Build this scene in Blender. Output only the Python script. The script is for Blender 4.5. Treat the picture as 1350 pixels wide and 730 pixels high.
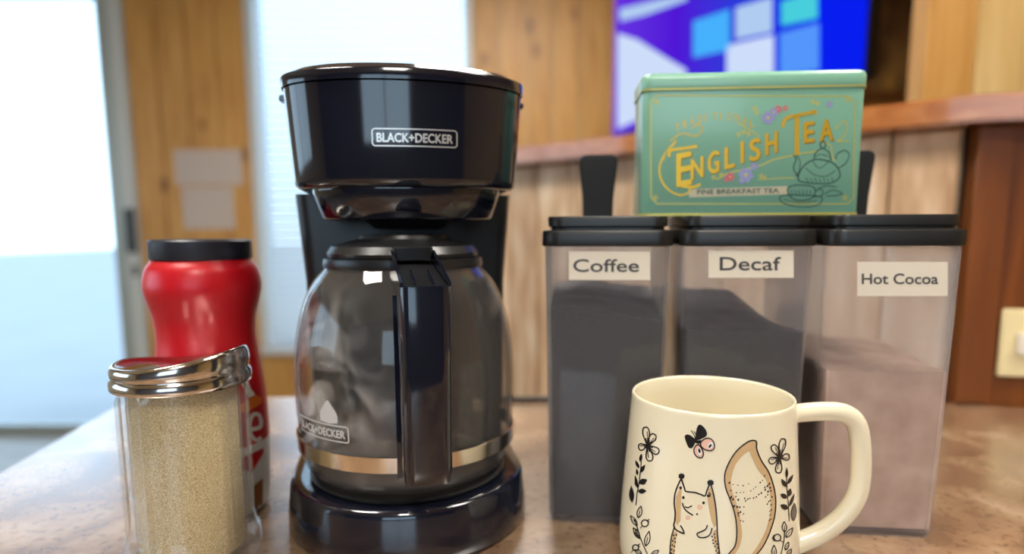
import bpy, bmesh, math, random
from math import sin, cos, pi, radians, sqrt, atan, tan
from mathutils import Vector, Matrix, noise

random.seed(4)
S = bpy.context.scene
COL = S.collection
for o in list(bpy.data.objects):
    bpy.data.objects.remove(o)

# ------------------------------------------------------------------ camera
FPX, CX, CY, PITCH, ROLL, HC = 841.0, 675.0, 415.0, atan(112 / 841.0), 0.004, 0.198
F_ = Vector((0, cos(PITCH), -sin(PITCH)))
R0 = Vector((1, 0, 0))
U0 = R0.cross(F_)
R_ = R0 * cos(ROLL) - U0 * sin(ROLL)
U_ = U0 * cos(ROLL) + R0 * sin(ROLL)
cam_d = bpy.data.cameras.new('camera')
cam = bpy.data.objects.new('camera', cam_d)
COL.objects.link(cam)
S.camera = cam
rot = Matrix((R_, U_, -F_)).transposed()
cam.matrix_world = Matrix.Translation((0, 0, HC)) @ rot.to_4x4()
cam_d.sensor_width = 36
cam_d.lens = FPX / 1350 * 36
cam_d.shift_y = (CY - 365) / 1350
cam_d.clip_start = 0.02
cam_d.dof.use_dof = True
cam_d.dof.focus_distance = 0.335
cam_d.dof.aperture_fstop = 3.4

# ------------------------------------------------------------------ world, exposure
W = bpy.data.worlds.new('sky')
S.world = W
W.use_nodes = True
nt = W.node_tree
bg = nt.nodes['Background']
tc = nt.nodes.new('ShaderNodeTexCoord')
sp = nt.nodes.new('ShaderNodeSeparateXYZ')
cr = nt.nodes.new('ShaderNodeValToRGB')
cr.color_ramp.elements[0].position = 0.0
cr.color_ramp.elements[0].color = (0.60, 0.82, 1.0, 1)
cr.color_ramp.elements[1].position = 0.9
cr.color_ramp.elements[1].color = (0.40, 0.64, 1.0, 1)
nt.links.new(tc.outputs['Generated'], sp.inputs[0])
nt.links.new(sp.outputs['Z'], cr.inputs[0])
nt.links.new(cr.outputs[0], bg.inputs[0])
bg.inputs[1].default_value = 3.4
S.view_settings.view_transform = 'Standard'
S.view_settings.look = 'None'
S.view_settings.gamma = 1
S.view_settings.use_curve_mapping = False
S.view_settings.exposure = 0.0
S.cycles.transparent_max_bounces = 40
LAMP = 46.0

# ------------------------------------------------------------------ projection helpers (prints are placed on real surfaces)
def ray(x, y):
    return F_ + R_ * ((x - CX) / FPX) - U_ * ((y - CY) / FPX)

def at_y(x, y, Y):
    d = ray(x, y)
    return Vector((0, 0, HC)) + d * (Y / d.y)

# ------------------------------------------------------------------ materials
def mat(name):
    m = bpy.data.materials.new(name)
    m.use_nodes = True
    return m, m.node_tree, m.node_tree.nodes['Principled BSDF']

def simple(name, col, rough=0.5, metal=0.0, coat=0.0, spec=0.5, bump=0, bscale=200, sub=0.0):
    m, t, p = mat(name)
    p.inputs['Base Color'].default_value = (*col, 1)
    p.inputs['Roughness'].default_value = rough
    p.inputs['Metallic'].default_value = metal
    p.inputs['Coat Weight'].default_value = coat
    p.inputs['Coat Roughness'].default_value = 0.05
    p.inputs['Specular IOR Level'].default_value = spec
    if sub:
        p.inputs['Subsurface Weight'].default_value = sub
        p.inputs['Subsurface Scale'].default_value = 0.003
    if bump:
        n = t.nodes.new('ShaderNodeTexNoise')
        n.inputs['Scale'].default_value = bscale
        n.inputs['Detail'].default_value = 4
        c = t.nodes.new('ShaderNodeTexCoord')
        b = t.nodes.new('ShaderNodeBump')
        b.inputs['Strength'].default_value = bump
        b.inputs['Distance'].default_value = 0.002
        t.links.new(c.outputs['Object'], n.inputs['Vector'])
        t.links.new(n.outputs['Fac'], b.inputs['Height'])
        t.links.new(b.outputs[0], p.inputs['Normal'])
    return m

def ramp(t, stops):
    r = t.nodes.new('ShaderNodeValToRGB')
    e = r.color_ramp.elements
    while len(e) < len(stops):
        e.new(0.5)
    for k, (pos, c) in enumerate(stops):
        e[k].position = pos
        e[k].color = (*c, 1)
    return r

def speck(name, stops, scale, rough=0.5, detail=6, stretch=(1, 1, 1), bump=0.0, coat=0.0, metal=0.0, distort=0.0, bdist=0.001, perobj=0.0):
    m, t, p = mat(name)
    c = t.nodes.new('ShaderNodeTexCoord')
    mp = t.nodes.new('ShaderNodeMapping')
    mp.inputs['Scale'].default_value = stretch
    n = t.nodes.new('ShaderNodeTexNoise')
    n.inputs['Scale'].default_value = scale
    n.inputs['Detail'].default_value = detail
    n.inputs['Distortion'].default_value = distort
    r = ramp(t, stops)
    t.links.new(c.outputs['Object'], mp.inputs[0])
    if perobj:
        oi = t.nodes.new('ShaderNodeObjectInfo')
        ad = t.nodes.new('ShaderNodeVectorMath')
        ad.operation = 'MULTIPLY_ADD'
        cb = t.nodes.new('ShaderNodeCombineXYZ')
        for k in range(3):
            t.links.new(oi.outputs['Random'], cb.inputs[k])
        ad.inputs[1].default_value = (7, 7, 7)
        t.links.new(cb.outputs[0], ad.inputs[0])
        t.links.new(mp.outputs[0], ad.inputs[2])
        t.links.new(ad.outputs[0], n.inputs['Vector'])
        hs = t.nodes.new('ShaderNodeHueSaturation')
        mr = t.nodes.new('ShaderNodeMapRange')
        mr.inputs[3].default_value = 1 - perobj
        mr.inputs[4].default_value = 1 + perobj
        t.links.new(oi.outputs['Random'], mr.inputs[0])
        t.links.new(mr.outputs[0], hs.inputs['Value'])
        t.links.new(r.outputs[0], hs.inputs['Color'])
        t.links.new(hs.outputs[0], p.inputs['Base Color'])
    else:
        t.links.new(mp.outputs[0], n.inputs['Vector'])
        t.links.new(r.outputs[0], p.inputs['Base Color'])
    t.links.new(n.outputs['Fac'], r.inputs[0])
    p.inputs['Roughness'].default_value = rough
    p.inputs['Coat Weight'].default_value = coat
    p.inputs['Metallic'].default_value = metal
    if bump:
        b = t.nodes.new('ShaderNodeBump')
        b.inputs['Strength'].default_value = bump
        b.inputs['Distance'].default_value = bdist
        t.links.new(n.outputs['Fac'], b.inputs['Height'])
        t.links.new(b.outputs[0], p.inputs['Normal'])
    return m

def clear(name, tint=(1, 1, 1), haze=0.0, hazecol=(.9, .9, .92), gloss_rough=0.02, ior=1.45, smudge=None, edge=0.0, epow=3.0, milk=0.0):
    """thin clear wall: transparent + fresnel gloss + a little white haze"""
    m = bpy.data.materials.new(name)
    m.use_nodes = True
    t = m.node_tree
    t.nodes.clear()
    out = t.nodes.new('ShaderNodeOutputMaterial')
    tr = t.nodes.new('ShaderNodeBsdfTransparent')
    tr.inputs[0].default_value = (*tint, 1)
    df = t.nodes.new('ShaderNodeBsdfDiffuse')
    df.inputs[0].default_value = (*hazecol, 1)
    if milk:      # milky plastic passes light on from behind
        tl_ = t.nodes.new('ShaderNodeBsdfTranslucent')
        tl_.inputs[0].default_value = (*hazecol, 1)
        ml = t.nodes.new('ShaderNodeMixShader')
        ml.inputs[0].default_value = milk
        t.links.new(df.outputs[0], ml.inputs[1])
        t.links.new(tl_.outputs[0], ml.inputs[2])
        df = ml
    gl = t.nodes.new('ShaderNodeBsdfGlossy')
    gl.inputs['Roughness'].default_value = gloss_rough
    # Schlick reflectance from the facing angle, the same for both sides of the wall
    lw_ = t.nodes.new('ShaderNodeLayerWeight')
    pw = t.nodes.new('ShaderNodeMath')
    pw.operation = 'POWER'
    pw.inputs[1].default_value = 4.0
    fr = t.nodes.new('ShaderNodeMath')
    fr.operation = 'MULTIPLY_ADD'
    fr.use_clamp = True
    f0 = ((ior - 1) / (ior + 1)) ** 2
    fr.inputs[1].default_value = 0.85 - f0
    fr.inputs[2].default_value = f0
    t.links.new(lw_.outputs['Facing'], pw.inputs[0])
    t.links.new(pw.outputs[0], fr.inputs[0])
    a = t.nodes.new('ShaderNodeMixShader')
    a.inputs[0].default_value = haze
    if edge:      # walls whitened at a slant: bright light along clear edges put into the colour
        p2 = t.nodes.new('ShaderNodeMath'); p2.operation = 'POWER'; p2.inputs[1].default_value = epow
        m3 = t.nodes.new('ShaderNodeMath'); m3.operation = 'MULTIPLY_ADD'; m3.inputs[1].default_value = edge; m3.inputs[2].default_value = haze
        t.links.new(lw_.outputs['Facing'], p2.inputs[0]); t.links.new(p2.outputs[0], m3.inputs[0]); t.links.new(m3.outputs[0], a.inputs[0])
    b = t.nodes.new('ShaderNodeMixShader')
    t.links.new(tr.outputs[0], a.inputs[1])
    t.links.new(df.outputs[0], a.inputs[2])
    t.links.new(fr.outputs[0], b.inputs[0])
    t.links.new(a.outputs[0], b.inputs[1])
    t.links.new(gl.outputs[0], b.inputs[2])
    t.links.new(b.outputs[0], out.inputs[0])
    if smudge:
        c = t.nodes.new('ShaderNodeTexCoord')
        n = t.nodes.new('ShaderNodeTexNoise')
        n.inputs['Scale'].default_value = smudge[0]
        n.inputs['Detail'].default_value = 8
        n.inputs['Distortion'].default_value = 1.2
        # water marks keep to one side of the pot
        g = t.nodes.new('ShaderNodeVectorMath')
        g.operation = 'DISTANCE'
        g.inputs[1].default_value = smudge[1]
        mr = t.nodes.new('ShaderNodeMapRange')
        mr.inputs[1].default_value = 0.015
        mr.inputs[2].default_value = smudge[2]
        mr.inputs[3].default_value = 1
        mr.inputs[4].default_value = 0
        rr = ramp(t, [(0.42, (0, 0, 0)), (0.75, (1, 1, 1))])
        mu = t.nodes.new('ShaderNodeMath')
        mu.operation = 'MULTIPLY'
        m2 = t.nodes.new('ShaderNodeMath')
        m2.operation = 'MULTIPLY_ADD'
        m2.inputs[1].default_value = smudge[3]
        m2.inputs[2].default_value = haze
        t.links.new(c.outputs['Object'], n.inputs['Vector'])
        t.links.new(c.outputs['Object'], g.inputs[0])
        t.links.new(g.outputs['Value'], mr.inputs[0])
        t.links.new(n.outputs['Fac'], rr.inputs[0])
        t.links.new(rr.outputs[0], mu.inputs[0])
        t.links.new(mr.outputs[0], mu.inputs[1])
        t.links.new(mu.outputs[0], m2.inputs[0])
        t.links.new(m2.outputs[0], a.inputs[0])
    return m

def emit(name, col, strength=1.0):
    m = bpy.data.materials.new(name)
    m.use_nodes = True
    t = m.node_tree
    t.nodes.clear()
    out = t.nodes.new('ShaderNodeOutputMaterial')
    e = t.nodes.new('ShaderNodeEmission')
    e.inputs[0].default_value = (*col, 1)
    e.inputs[1].default_value = strength
    t.links.new(e.outputs[0], out.inputs[0])
    return m

def srgb(r, g, b):
    f = lambda c: (c / 255 / 12.92) if c <= 10 else ((c / 255 + 0.055) / 1.055) ** 2.4
    return (f(r), f(g), f(b))

def pine(name, dark, mid, light, rough=0.45, perobj=0.1, axis='z'):
    """knotty wood: long grain along the board, a few dark knots"""
    m = speck(name, [(0.25, dark), (0.5, mid), (0.75, light)], 6, rough, 5,
              {'z': (6, 6, 0.5), 'x': (0.5, 6, 6), 'y': (6, 0.5, 6)}[axis], 0.05, perobj=perobj, distort=.6)
    t = m.node_tree
    p = t.nodes['Principled BSDF']
    src = p.inputs['Base Color'].links[0].from_socket
    c = t.nodes.new('ShaderNodeTexCoord')
    mp = t.nodes.new('ShaderNodeMapping')
    mp.inputs['Scale'].default_value = {'z': (5, 5, 2.6), 'x': (2.6, 5, 5), 'y': (5, 2.6, 5)}[axis]
    v = t.nodes.new('ShaderNodeTexVoronoi')
    v.inputs['Scale'].default_value = 1.0
    r = ramp(t, [(0.06, (1, 1, 1)), (0.15, (0, 0, 0))])
    mx = t.nodes.new('ShaderNodeMixRGB')
    mx.inputs[2].default_value = (dark[0] * .5, dark[1] * .45, dark[2] * .4, 1)
    t.links.new(c.outputs['Object'], mp.inputs[0])
    t.links.new(mp.outputs[0], v.inputs['Vector'])
    t.links.new(v.outputs['Distance'], r.inputs[0])
    t.links.new(r.outputs[0], mx.inputs[0])
    t.links.new(src, mx.inputs[1])
    t.links.new(mx.outputs[0], p.inputs['Base Color'])
    return m

M = {}
M['pine'] = pine('pine_board', srgb(176, 122, 56), srgb(200, 148, 76), srgb(212, 164, 94))
M['pine_light'] = pine('pale_pine_board', srgb(190, 150, 90), srgb(212, 176, 112), srgb(226, 196, 136))
M['pine_ceiling'] = pine('ceiling_pine', srgb(180, 140, 90), srgb(205, 168, 116), srgb(220, 186, 136), axis='y')
M['cap'] = pine('cap_wood', srgb(158, 90, 38), srgb(182, 112, 56), srgb(198, 132, 76), rough=0.22, axis='x')
M['cap'].node_tree.nodes['Principled BSDF'].inputs['Coat Weight'].default_value = 0.8
M['stain'] = pine('stained_wood', srgb(94, 46, 8), srgb(114, 60, 14), srgb(134, 74, 22), rough=0.35)
M['wash'] = speck('washed_board', [(0.25, srgb(170, 130, 94)), (0.5, srgb(208, 172, 134)), (0.72, srgb(232, 208, 178))], 9, 0.5, 6, (5, 5, 1.0), 0.1, perobj=0.12)
M['wall_paint'] = simple('cream_paint', srgb(206, 190, 160), 0.8)
M['floor'] = speck('floor_vinyl', [(0.3, srgb(130, 120, 104)), (0.7, srgb(158, 146, 126))], 8, 0.4)
M['pale_ground'] = speck('pale_ground', [(0.3, (.36, .34, .31)), (0.7, (.40, .37, .33))], 1.2, 0.9)  # plain grey ground outside the door, pale under the bright sky
M['frame_white'] = simple('white_frame', srgb(205, 210, 208), 0.4)
M['frame_grey'] = simple('aluminium_frame', srgb(176, 184, 180), 0.4, 0.3)
M['dark_handle'] = simple('dark_handle', (.06, .07, .08), 0.4)
M['pane'] = clear('window_glass', (.97, .99, 1.0), 0.0, gloss_rough=0.0, ior=1.3)
# counter: mottled laminate
mm = speck('counter_laminate', [(0.30, srgb(100, 76, 58)), (0.44, srgb(136, 106, 80)), (0.56, srgb(158, 128, 98)), (0.72, srgb(180, 154, 126))], 16, 0.22, 12, bump=0.02, distort=0.6, coat=1.0)
mm.node_tree.nodes['Principled BSDF'].inputs['Coat IOR'].default_value = 1.9
mm.node_tree.nodes['Principled BSDF'].inputs['Coat Roughness'].default_value = 0.27
t = mm.node_tree
p = t.nodes['Principled BSDF']
src = p.inputs['Base Color'].links[0].from_socket
n2 = t.nodes.new('ShaderNodeTexNoise')
n2.inputs['Scale'].default_value = 170
n2.inputs['Detail'].default_value = 4
cc = t.nodes.new('ShaderNodeTexCoord')
r2 = ramp(t, [(0.36, (.42, .36, .32)), (0.46, (1, 1, 1)), (0.6, (1, 1, 1)), (0.7, (1.25, 1.22, 1.2))])
mx = t.nodes.new('ShaderNodeMixRGB')
mx.blend_type = 'MULTIPLY'
mx.inputs[0].default_value = 0.5
t.links.new(cc.outputs['Object'], n2.inputs['Vector'])
t.links.new(n2.outputs['Fac'], r2.inputs[0])
t.links.new(src, mx.inputs[1])
t.links.new(r2.outputs[0], mx.inputs[2])
t.links.new(mx.outputs[0], p.inputs['Base Color'])
n3 = t.nodes.new('ShaderNodeTexNoise')
n3.inputs['Scale'].default_value = 260
b3 = t.nodes.new('ShaderNodeBump')
b3.inputs['Strength'].default_value = 0.3
b3.inputs['Distance'].default_value = 0.0006
t.links.new(cc.outputs['Object'], n3.inputs['Vector'])
t.links.new(n3.outputs['Fac'], b3.inputs['Height'])
t.links.new(b3.outputs[0], p.inputs['Normal'])
M['counter'] = mm

M['black'] = simple('gloss_black_plastic', (.005, .006, .013), 0.10, coat=0.6)
M['satin'] = simple('satin_black_plastic', (.009, .009, .010), 0.33)
M['lidblack'] = simple('canister_black_plastic', (.012, .011, .010), 0.36)
M['matte'] = simple('matte_black', (.004, .004, .004), 0.7)
M['silver'] = simple('silver_print', (.72, .70, .66), 0.3, 0.6)
M['chrome'] = simple('brushed_steel', (.62, .58, .54), 0.13, 1.0)
M['band'] = simple('steel_band', (.85, .78, .68), 0.16, 1.0)
M['plate'] = simple('warming_plate_enamel', (.02, .02, .02), 0.3)
M['cglass'] = clear('carafe_glass', (.90, .88, .86), 0.025, (.75, .72, .70), ior=1.45, smudge=(42, (-.05, -.035, .10), .07, 0.40))
M['sglass'] = clear('shaker_glass', (.97, .98, .975), 0.03, ior=1.6, edge=0.25, epow=3)
M['plastic'] = clear('clear_plastic', (.965, .965, .97), 0.15, (.90, .92, .97), 0.05, ior=1.32, edge=0.5, epow=2.5, milk=0.88)
M['print_grey'] = simple('grey_print', (.55, .55, .55), 0.5)
M['ceramic'] = simple('cream_glaze', srgb(235, 225, 196), 0.16, coat=0.5)
M['ink'] = simple('black_print', (.012, .010, .010), 0.3)
M['tan'] = simple('tan_print', srgb(204, 170, 124), 0.35)
M['pink'] = simple('pink_print', srgb(232, 186, 164), 0.35)
M['greyprint'] = simple('grey_leaf_print', srgb(110, 104, 92), 0.35)
M['red'] = simple('red_sleeve', srgb(186, 14, 28), 0.34)
M['capblack'] = simple('navy_black_cap', (.012, .013, .022), 0.42)
M['white'] = simple('white_print', (.82, .82, .80), 0.4)
M['orange'] = simple('orange_print', srgb(226, 120, 40), 0.4)
M['brown'] = simple('brown_print', srgb(150, 96, 48), 0.4)
M['paper'] = simple('label_paper', srgb(226, 216, 198), 0.6)
M['pencil'] = simple('dark_grey_lettering', (.055, .05, .05), 0.6)
M['tin'] = simple('mint_enamel', srgb(132, 184, 158), 0.26, coat=0.3)
M['gold'] = simple('gold_print', srgb(214, 168, 40), 0.3, 0.45)
M['golddark'] = simple('dark_gold_print', srgb(128, 92, 20), 0.4, 0.3)
M['goldpale'] = simple('pale_gold_print', srgb(196, 184, 92), 0.35, 0.3)
M['lilac'] = simple('lilac_print', srgb(140, 142, 190), 0.4)
M['rose'] = simple('rose_print', srgb(196, 92, 110), 0.4)
M['banner'] = simple('banner_print', srgb(186, 178, 150), 0.4)
M['tline'] = simple('dark_green_print', srgb(44, 74, 66), 0.4)
M['sugar'] = speck('raw_sugar', [(0.34, srgb(172, 142, 90)), (0.5, srgb(214, 188, 134)), (0.64, srgb(240, 222, 180))], 1700, 0.55, 2, bump=0.6, bdist=0.0008)
M['coffee'] = speck('ground_coffee', [(0.3, (.020, .016, .014)), (0.7, (.058, .048, .044))], 500, 0.5, 4, bump=0.25)
M['cocoa'] = speck('cocoa_powder', [(0.3, srgb(186, 152, 132)), (0.7, srgb(216, 184, 164))], 60, 0.9, 10, bump=0.4)
M['cream_plate'] = simple('cream_plate', srgb(232, 214, 164), 0.4)
M['cord'] = simple('black_rubber', (.02, .018, .018), 0.5)
M['slat'] = simple('blind_slat', (.86, .86, .84), 0.5)
_t = M['slat'].node_tree
_tl = _t.nodes.new('ShaderNodeBsdfTranslucent'); _tl.inputs[0].default_value = (.85, .86, .86, 1)
_mx = _t.nodes.new('ShaderNodeMixShader'); _mx.inputs[0].default_value = 0.75
_t.links.new(_t.nodes['Principled BSDF'].outputs[0], _mx.inputs[1]); _t.links.new(_tl.outputs[0], _mx.inputs[2])
_t.links.new(_mx.outputs[0], _t.nodes['Material Output'].inputs[0])
M['lamp'] = emit('lamp_glow', (1.0, 0.95, 0.87), LAMP)
M['pic_frame'] = simple('dark_frame', srgb(128, 88, 46), 0.5)
M['pic'] = speck('dim_landscape', [(0.3, srgb(58, 40, 26)), (0.48, srgb(110, 82, 50)), (0.6, srgb(150, 120, 78)), (0.75, srgb(196, 160, 84))], 3.2, 0.5, 5, (2, 1, 1))
M['kitchen'] = simple('kitchen_paint', (.11, .11, .14), 0.6)
M['notice'] = simple('notice_paper', srgb(200, 186, 176), 0.7)

# ------------------------------------------------------------------ mesh helpers
class MB:
    def __init__(s):
        s.v, s.f, s.m, s.mats = [], [], [], []
    def mi(s, m):
        if m not in s.mats:
            s.mats.append(m)
        return s.mats.index(m)
    def add(s, vs, fs, m):
        b, k = len(s.v), s.mi(m)
        s.v += [tuple(v) for v in vs]
        s.f += [tuple(b + i for i in f) for f in fs]
        s.m += [k] * len(fs)
    def box(s, x0, x1, y0, y1, z0, z1, m):
        vs = [(x, y, z) for z in (z0, z1) for y in (y0, y1) for x in (x0, x1)]
        s.add(vs, [(0, 2, 3, 1), (4, 5, 7, 6), (0, 1, 5, 4), (2, 6, 7, 3), (0, 4, 6, 2), (1, 3, 7, 5)], m)
    def loft(s, rings, m, cap0=True, cap1=True, closed=True):
        n = len(rings[0])
        vs = [p for r in rings for p in r]
        fs = []
        for i in range(len(rings) - 1):
            for j in range(n if closed else n - 1):
                k = (j + 1) % n
                fs.append((i * n + j, i * n + k, (i + 1) * n + k, (i + 1) * n + j))
        if cap0: fs.append(tuple(reversed(range(n))))
        if cap1: fs.append(tuple((len(rings) - 1) * n + j for j in range(n)))
        s.add(vs, fs, m)
    def lathe(s, prof, m, n=64, cap0=False, cap1=False, c=(0, 0)):
        s.loft([[(c[0] + r * cos(2 * pi * j / n), c[1] + r * sin(2 * pi * j / n), z) for j in range(n)] for r, z in prof], m, cap0, cap1)
    def tube(s, pts, rad, m, n=12, ry=None, up=(0, 0, 1)):
        rings = []
        pts = [Vector(p) for p in pts]
        for i, p in enumerate(pts):
            d = (pts[min(i + 1, len(pts) - 1)] - pts[max(i - 1, 0)]).normalized()
            a = d.cross(Vector(up))
            if a.length < 1e-4: a = d.cross(Vector((0, 1, 0)))
            a.normalize()
            b = a.cross(d).normalized()
            r1 = rad[i] if isinstance(rad, (list, tuple)) else rad
            r2 = (ry[i] if isinstance(ry, (list, tuple)) else ry) if ry else r1
            rings.append([p + a * r1 * cos(2 * pi * j / n) + b * r2 * sin(2 * pi * j / n) for j in range(n)])
        s.loft(rings, m)
    def build(s, name, parent=None, smooth=False, bevel=0.0, angle=40, loc=None):
        me = bpy.data.meshes.new(name)
        me.from_pydata(s.v, [], s.f)
        for m in s.mats:
            me.materials.append(M[m] if isinstance(m, str) else m)
        me.polygons.foreach_set('material_index', s.m)
        if bevel or smooth:
            bm = bmesh.new()
            bm.from_mesh(me)
            if bevel:
                es = [e for e in bm.edges if len(e.link_faces) == 2 and e.calc_face_angle(0) > radians(35)]
                bmesh.ops.bevel(bm, geom=es, offset=bevel, segments=3, affect='EDGES', clamp_overlap=True)
            bmesh.ops.recalc_face_normals(bm, faces=bm.faces)
            bm.to_mesh(me)
            bm.free()
            if smooth or bevel:
                me.polygons.foreach_set('use_smooth', [True] * len(me.polygons))
                me.set_sharp_from_angle(angle=radians(angle))
        o = bpy.data.objects.new(name, me)
        COL.objects.link(o)
        if parent: o.parent = parent
        if loc: o.location = loc
        return o

def tag(o, label=None, cat=None, group=None, kind=None):
    if label: o['label'] = label
    if cat: o['category'] = cat
    if group: o['group'] = group
    if kind: o['kind'] = kind
    return o

def thing(name, label, cat, loc=(0, 0, 0), rz=0, group=None):
    o = bpy.data.objects.new(name, None)
    o.empty_display_size = 0.02
    COL.objects.link(o)
    o.location = loc
    o.rotation_euler = (0, 0, rz)
    return tag(o, label, cat, group)

def spline(pts, k=8, closed=False):
    n = len(pts)
    out = []
    P = [Vector(p) for p in pts]
    for i in range(n if closed else n - 1):
        if closed:
            a, b, c, d = P[(i - 1) % n], P[i], P[(i + 1) % n], P[(i + 2) % n]
        else:
            a, b, c, d = P[max(i - 1, 0)], P[i], P[i + 1], P[min(i + 2, n - 1)]
        for j in range(k):
            u = j / k
            out.append(0.5 * ((2 * b) + (c - a) * u + (2 * a - 5 * b + 4 * c - d) * u * u + (3 * b - a - 3 * c + d) * u ** 3))
    if not closed: out.append(P[-1])
    return out

# --- flat print on a surface: mapper(x, y, offset) -> 3d point
def stroke(mb, pts, w, mapper, m, off=0.00015, closed=False, smooth=True, k=6, taper=False):
    P = spline(pts, k, closed) if smooth else [Vector(p) for p in pts]
    if closed: P = P + [P[0]]
    n = len(P)
    vs = []
    for i, p in enumerate(P):
        if closed and i in (0, n - 1): d = P[1] - P[n - 2]
        else: d = P[min(i + 1, n - 1)] - P[max(i - 1, 0)]
        if d.length < 1e-9: d = Vector((1, 0))
        d.normalize()
        q = Vector((-d.y, d.x))
        ww = w / 2
        if taper: ww *= (0.35 + 0.65 * sin(pi * min(max(i / (n - 1), .0), 1)))
        vs.append(mapper(p.x + q.x * ww, p.y + q.y * ww, off))
        vs.append(mapper(p.x - q.x * ww, p.y - q.y * ww, off))
    mb.add(vs, [(2 * i, 2 * i + 2, 2 * i + 3, 2 * i + 1) for i in range(n - 1)], m)

def fill(mb, poly, mapper, m, off=0.0001, step=1.0, seg=6.0):
    ys = [p[1] for p in poly]
    y = min(ys)
    y1 = max(ys)
    n = len(poly)
    def runs(yy):
        xs = []
        for i in range(n):
            a, b = poly[i], poly[(i + 1) % n]
            if (a[1] <= yy) != (b[1] <= yy):
                xs.append(a[0] + (yy - a[1]) * (b[0] - a[0]) / (b[1] - a[1]))
        return sorted(xs)
    while y < y1:
        h = min(step, y1 - y)
        A, B = runs(y + h * 0.02), runs(y + h * 0.98)
        if len(A) == len(B):
            for i in range(0, len(A) - 1, 2):
                k = max(1, int((max(A[i + 1] - A[i], B[i + 1] - B[i])) / seg) + 1)
                vs = []
                for j in range(k + 1):
                    u = j / k
                    vs.append(mapper(A[i] + (A[i + 1] - A[i]) * u, y, off))
                    vs.append(mapper(B[i] + (B[i + 1] - B[i]) * u, y + h, off))
                mb.add(vs, [(2 * j, 2 * j + 1, 2 * j + 3, 2 * j + 2) for j in range(k)], m)
        y += h

def disc(cx, cy, rx, ry=None, a=0, n=14):
    ry = ry or rx
    return [(cx + rx * cos(2 * pi * j / n) * cos(a) - ry * sin(2 * pi * j / n) * sin(a),
             cy + rx * cos(2 * pi * j / n) * sin(a) + ry * sin(2 * pi * j / n) * cos(a)) for j in range(n)]

def leafpoly(x, y, L, w, a, n=8):
    """pointed leaf from (x,y) along angle a"""
    pts = []
    for j in range(n + 1):
        u = j / n
        pts.append((u * L, w / 2 * sin(pi * u ** 0.85)))
    for j in range(n - 1, 0, -1):
        u = j / n
        pts.append((u * L, -w / 2 * sin(pi * u ** 0.85)))
    return [(x + p * cos(a) - q * sin(a), y + p * sin(a) + q * cos(a)) for p, q in pts]

_tc = {}
def text_geo(s):
    """(verts, faces, width, capheight) of a word in the built-in font, baseline at 0"""
    if s in _tc: return _tc[s]
    cu = bpy.data.curves.new('lettering', 'FONT')
    cu.body = s
    cu.resolution_u = 4
    ob = bpy.data.objects.new('lettering', cu)
    COL.objects.link(ob)
    dg = bpy.context.evaluated_depsgraph_get()
    me = bpy.data.meshes.new_from_object(ob.evaluated_get(dg))
    vs = [(v.co.x, v.co.y) for v in me.vertices]
    fs = [tuple(p.vertices) for p in me.polygons]
    bpy.data.objects.remove(ob)
    bpy.data.meshes.remove(me)
    x0 = min(v[0] for v in vs)
    w = max(v[0] for v in vs) - x0
    h = 0.72 if s.upper() == s else 0.72
    _tc[s] = ([(x - x0, y) for x, y in vs], fs, w, h)
    return _tc[s]

def text(mb, s, place, m):
    """place(u, v): u in 0..1 across the word, v in cap heights -> 3d point"""
    vs, fs, w, h = text_geo(s)
    mb.add([place(x / w, y / h) for x, y in vs], fs, m)

def word_px(mb, s, x0, x1, ybase, cap, mapper, m, off, bold=0.0, slope=0.0):
    """a word between x0 and x1 (print coordinates, y down); bold: repeated with small shifts"""
    sh = [(0, 0)] if not bold else [(0, 0), (bold, 0), (-bold, 0), (0, bold), (0, -bold), (bold*.7, bold*.7), (-bold*.7, -bold*.7), (bold*.7, -bold*.7), (-bold*.7, bold*.7)]
    for k, (a, b) in enumerate(sh):
        text(mb, s, lambda u, v: mapper(x0 + (x1 - x0) * u + a, ybase - cap * v + slope * (x1 - x0) * u + b, off + k * 1e-6), m)

# ================================================================== THE ROOM
FZ, CZ = -0.90, 1.62
BY = 3.40      # back wall
def plankrun(parent, x0, x1, y, z0, z1, w, m, th=0.018, along='x', dirv=None, origin=None):
    """a run of vertical boards, each an object"""
    n = max(1, round(abs(x1 - x0) / w))
    ww = (x1 - x0) / n
    for i in range(n):
        b = MB()
        g = 0.0025
        t_ = th + random.uniform(-.0012, .0012)
        b.box(x0 + i * ww + g, x0 + (i + 1) * ww - g, -t_, 0, z0, z1, m)
        b.build('plank', parent, bevel=0.003)

def struct(o):
    o['kind'] = 'structure'
    return o

mb = MB(); mb.box(-3.6, 3.4, -2.6, BY, FZ - .05, FZ, 'floor'); struct(mb.build('floor'))
mb = MB(); mb.box(-3.6, 3.4, -2.6, BY + .2, CZ, CZ + .05, 'pine_ceiling'); struct(mb.build('ceiling'))
mb = MB(); mb.box(-30, 30, BY + .25, 60, FZ - .25, FZ - .12, 'pale_ground'); struct(mb.build('ground'))

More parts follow.
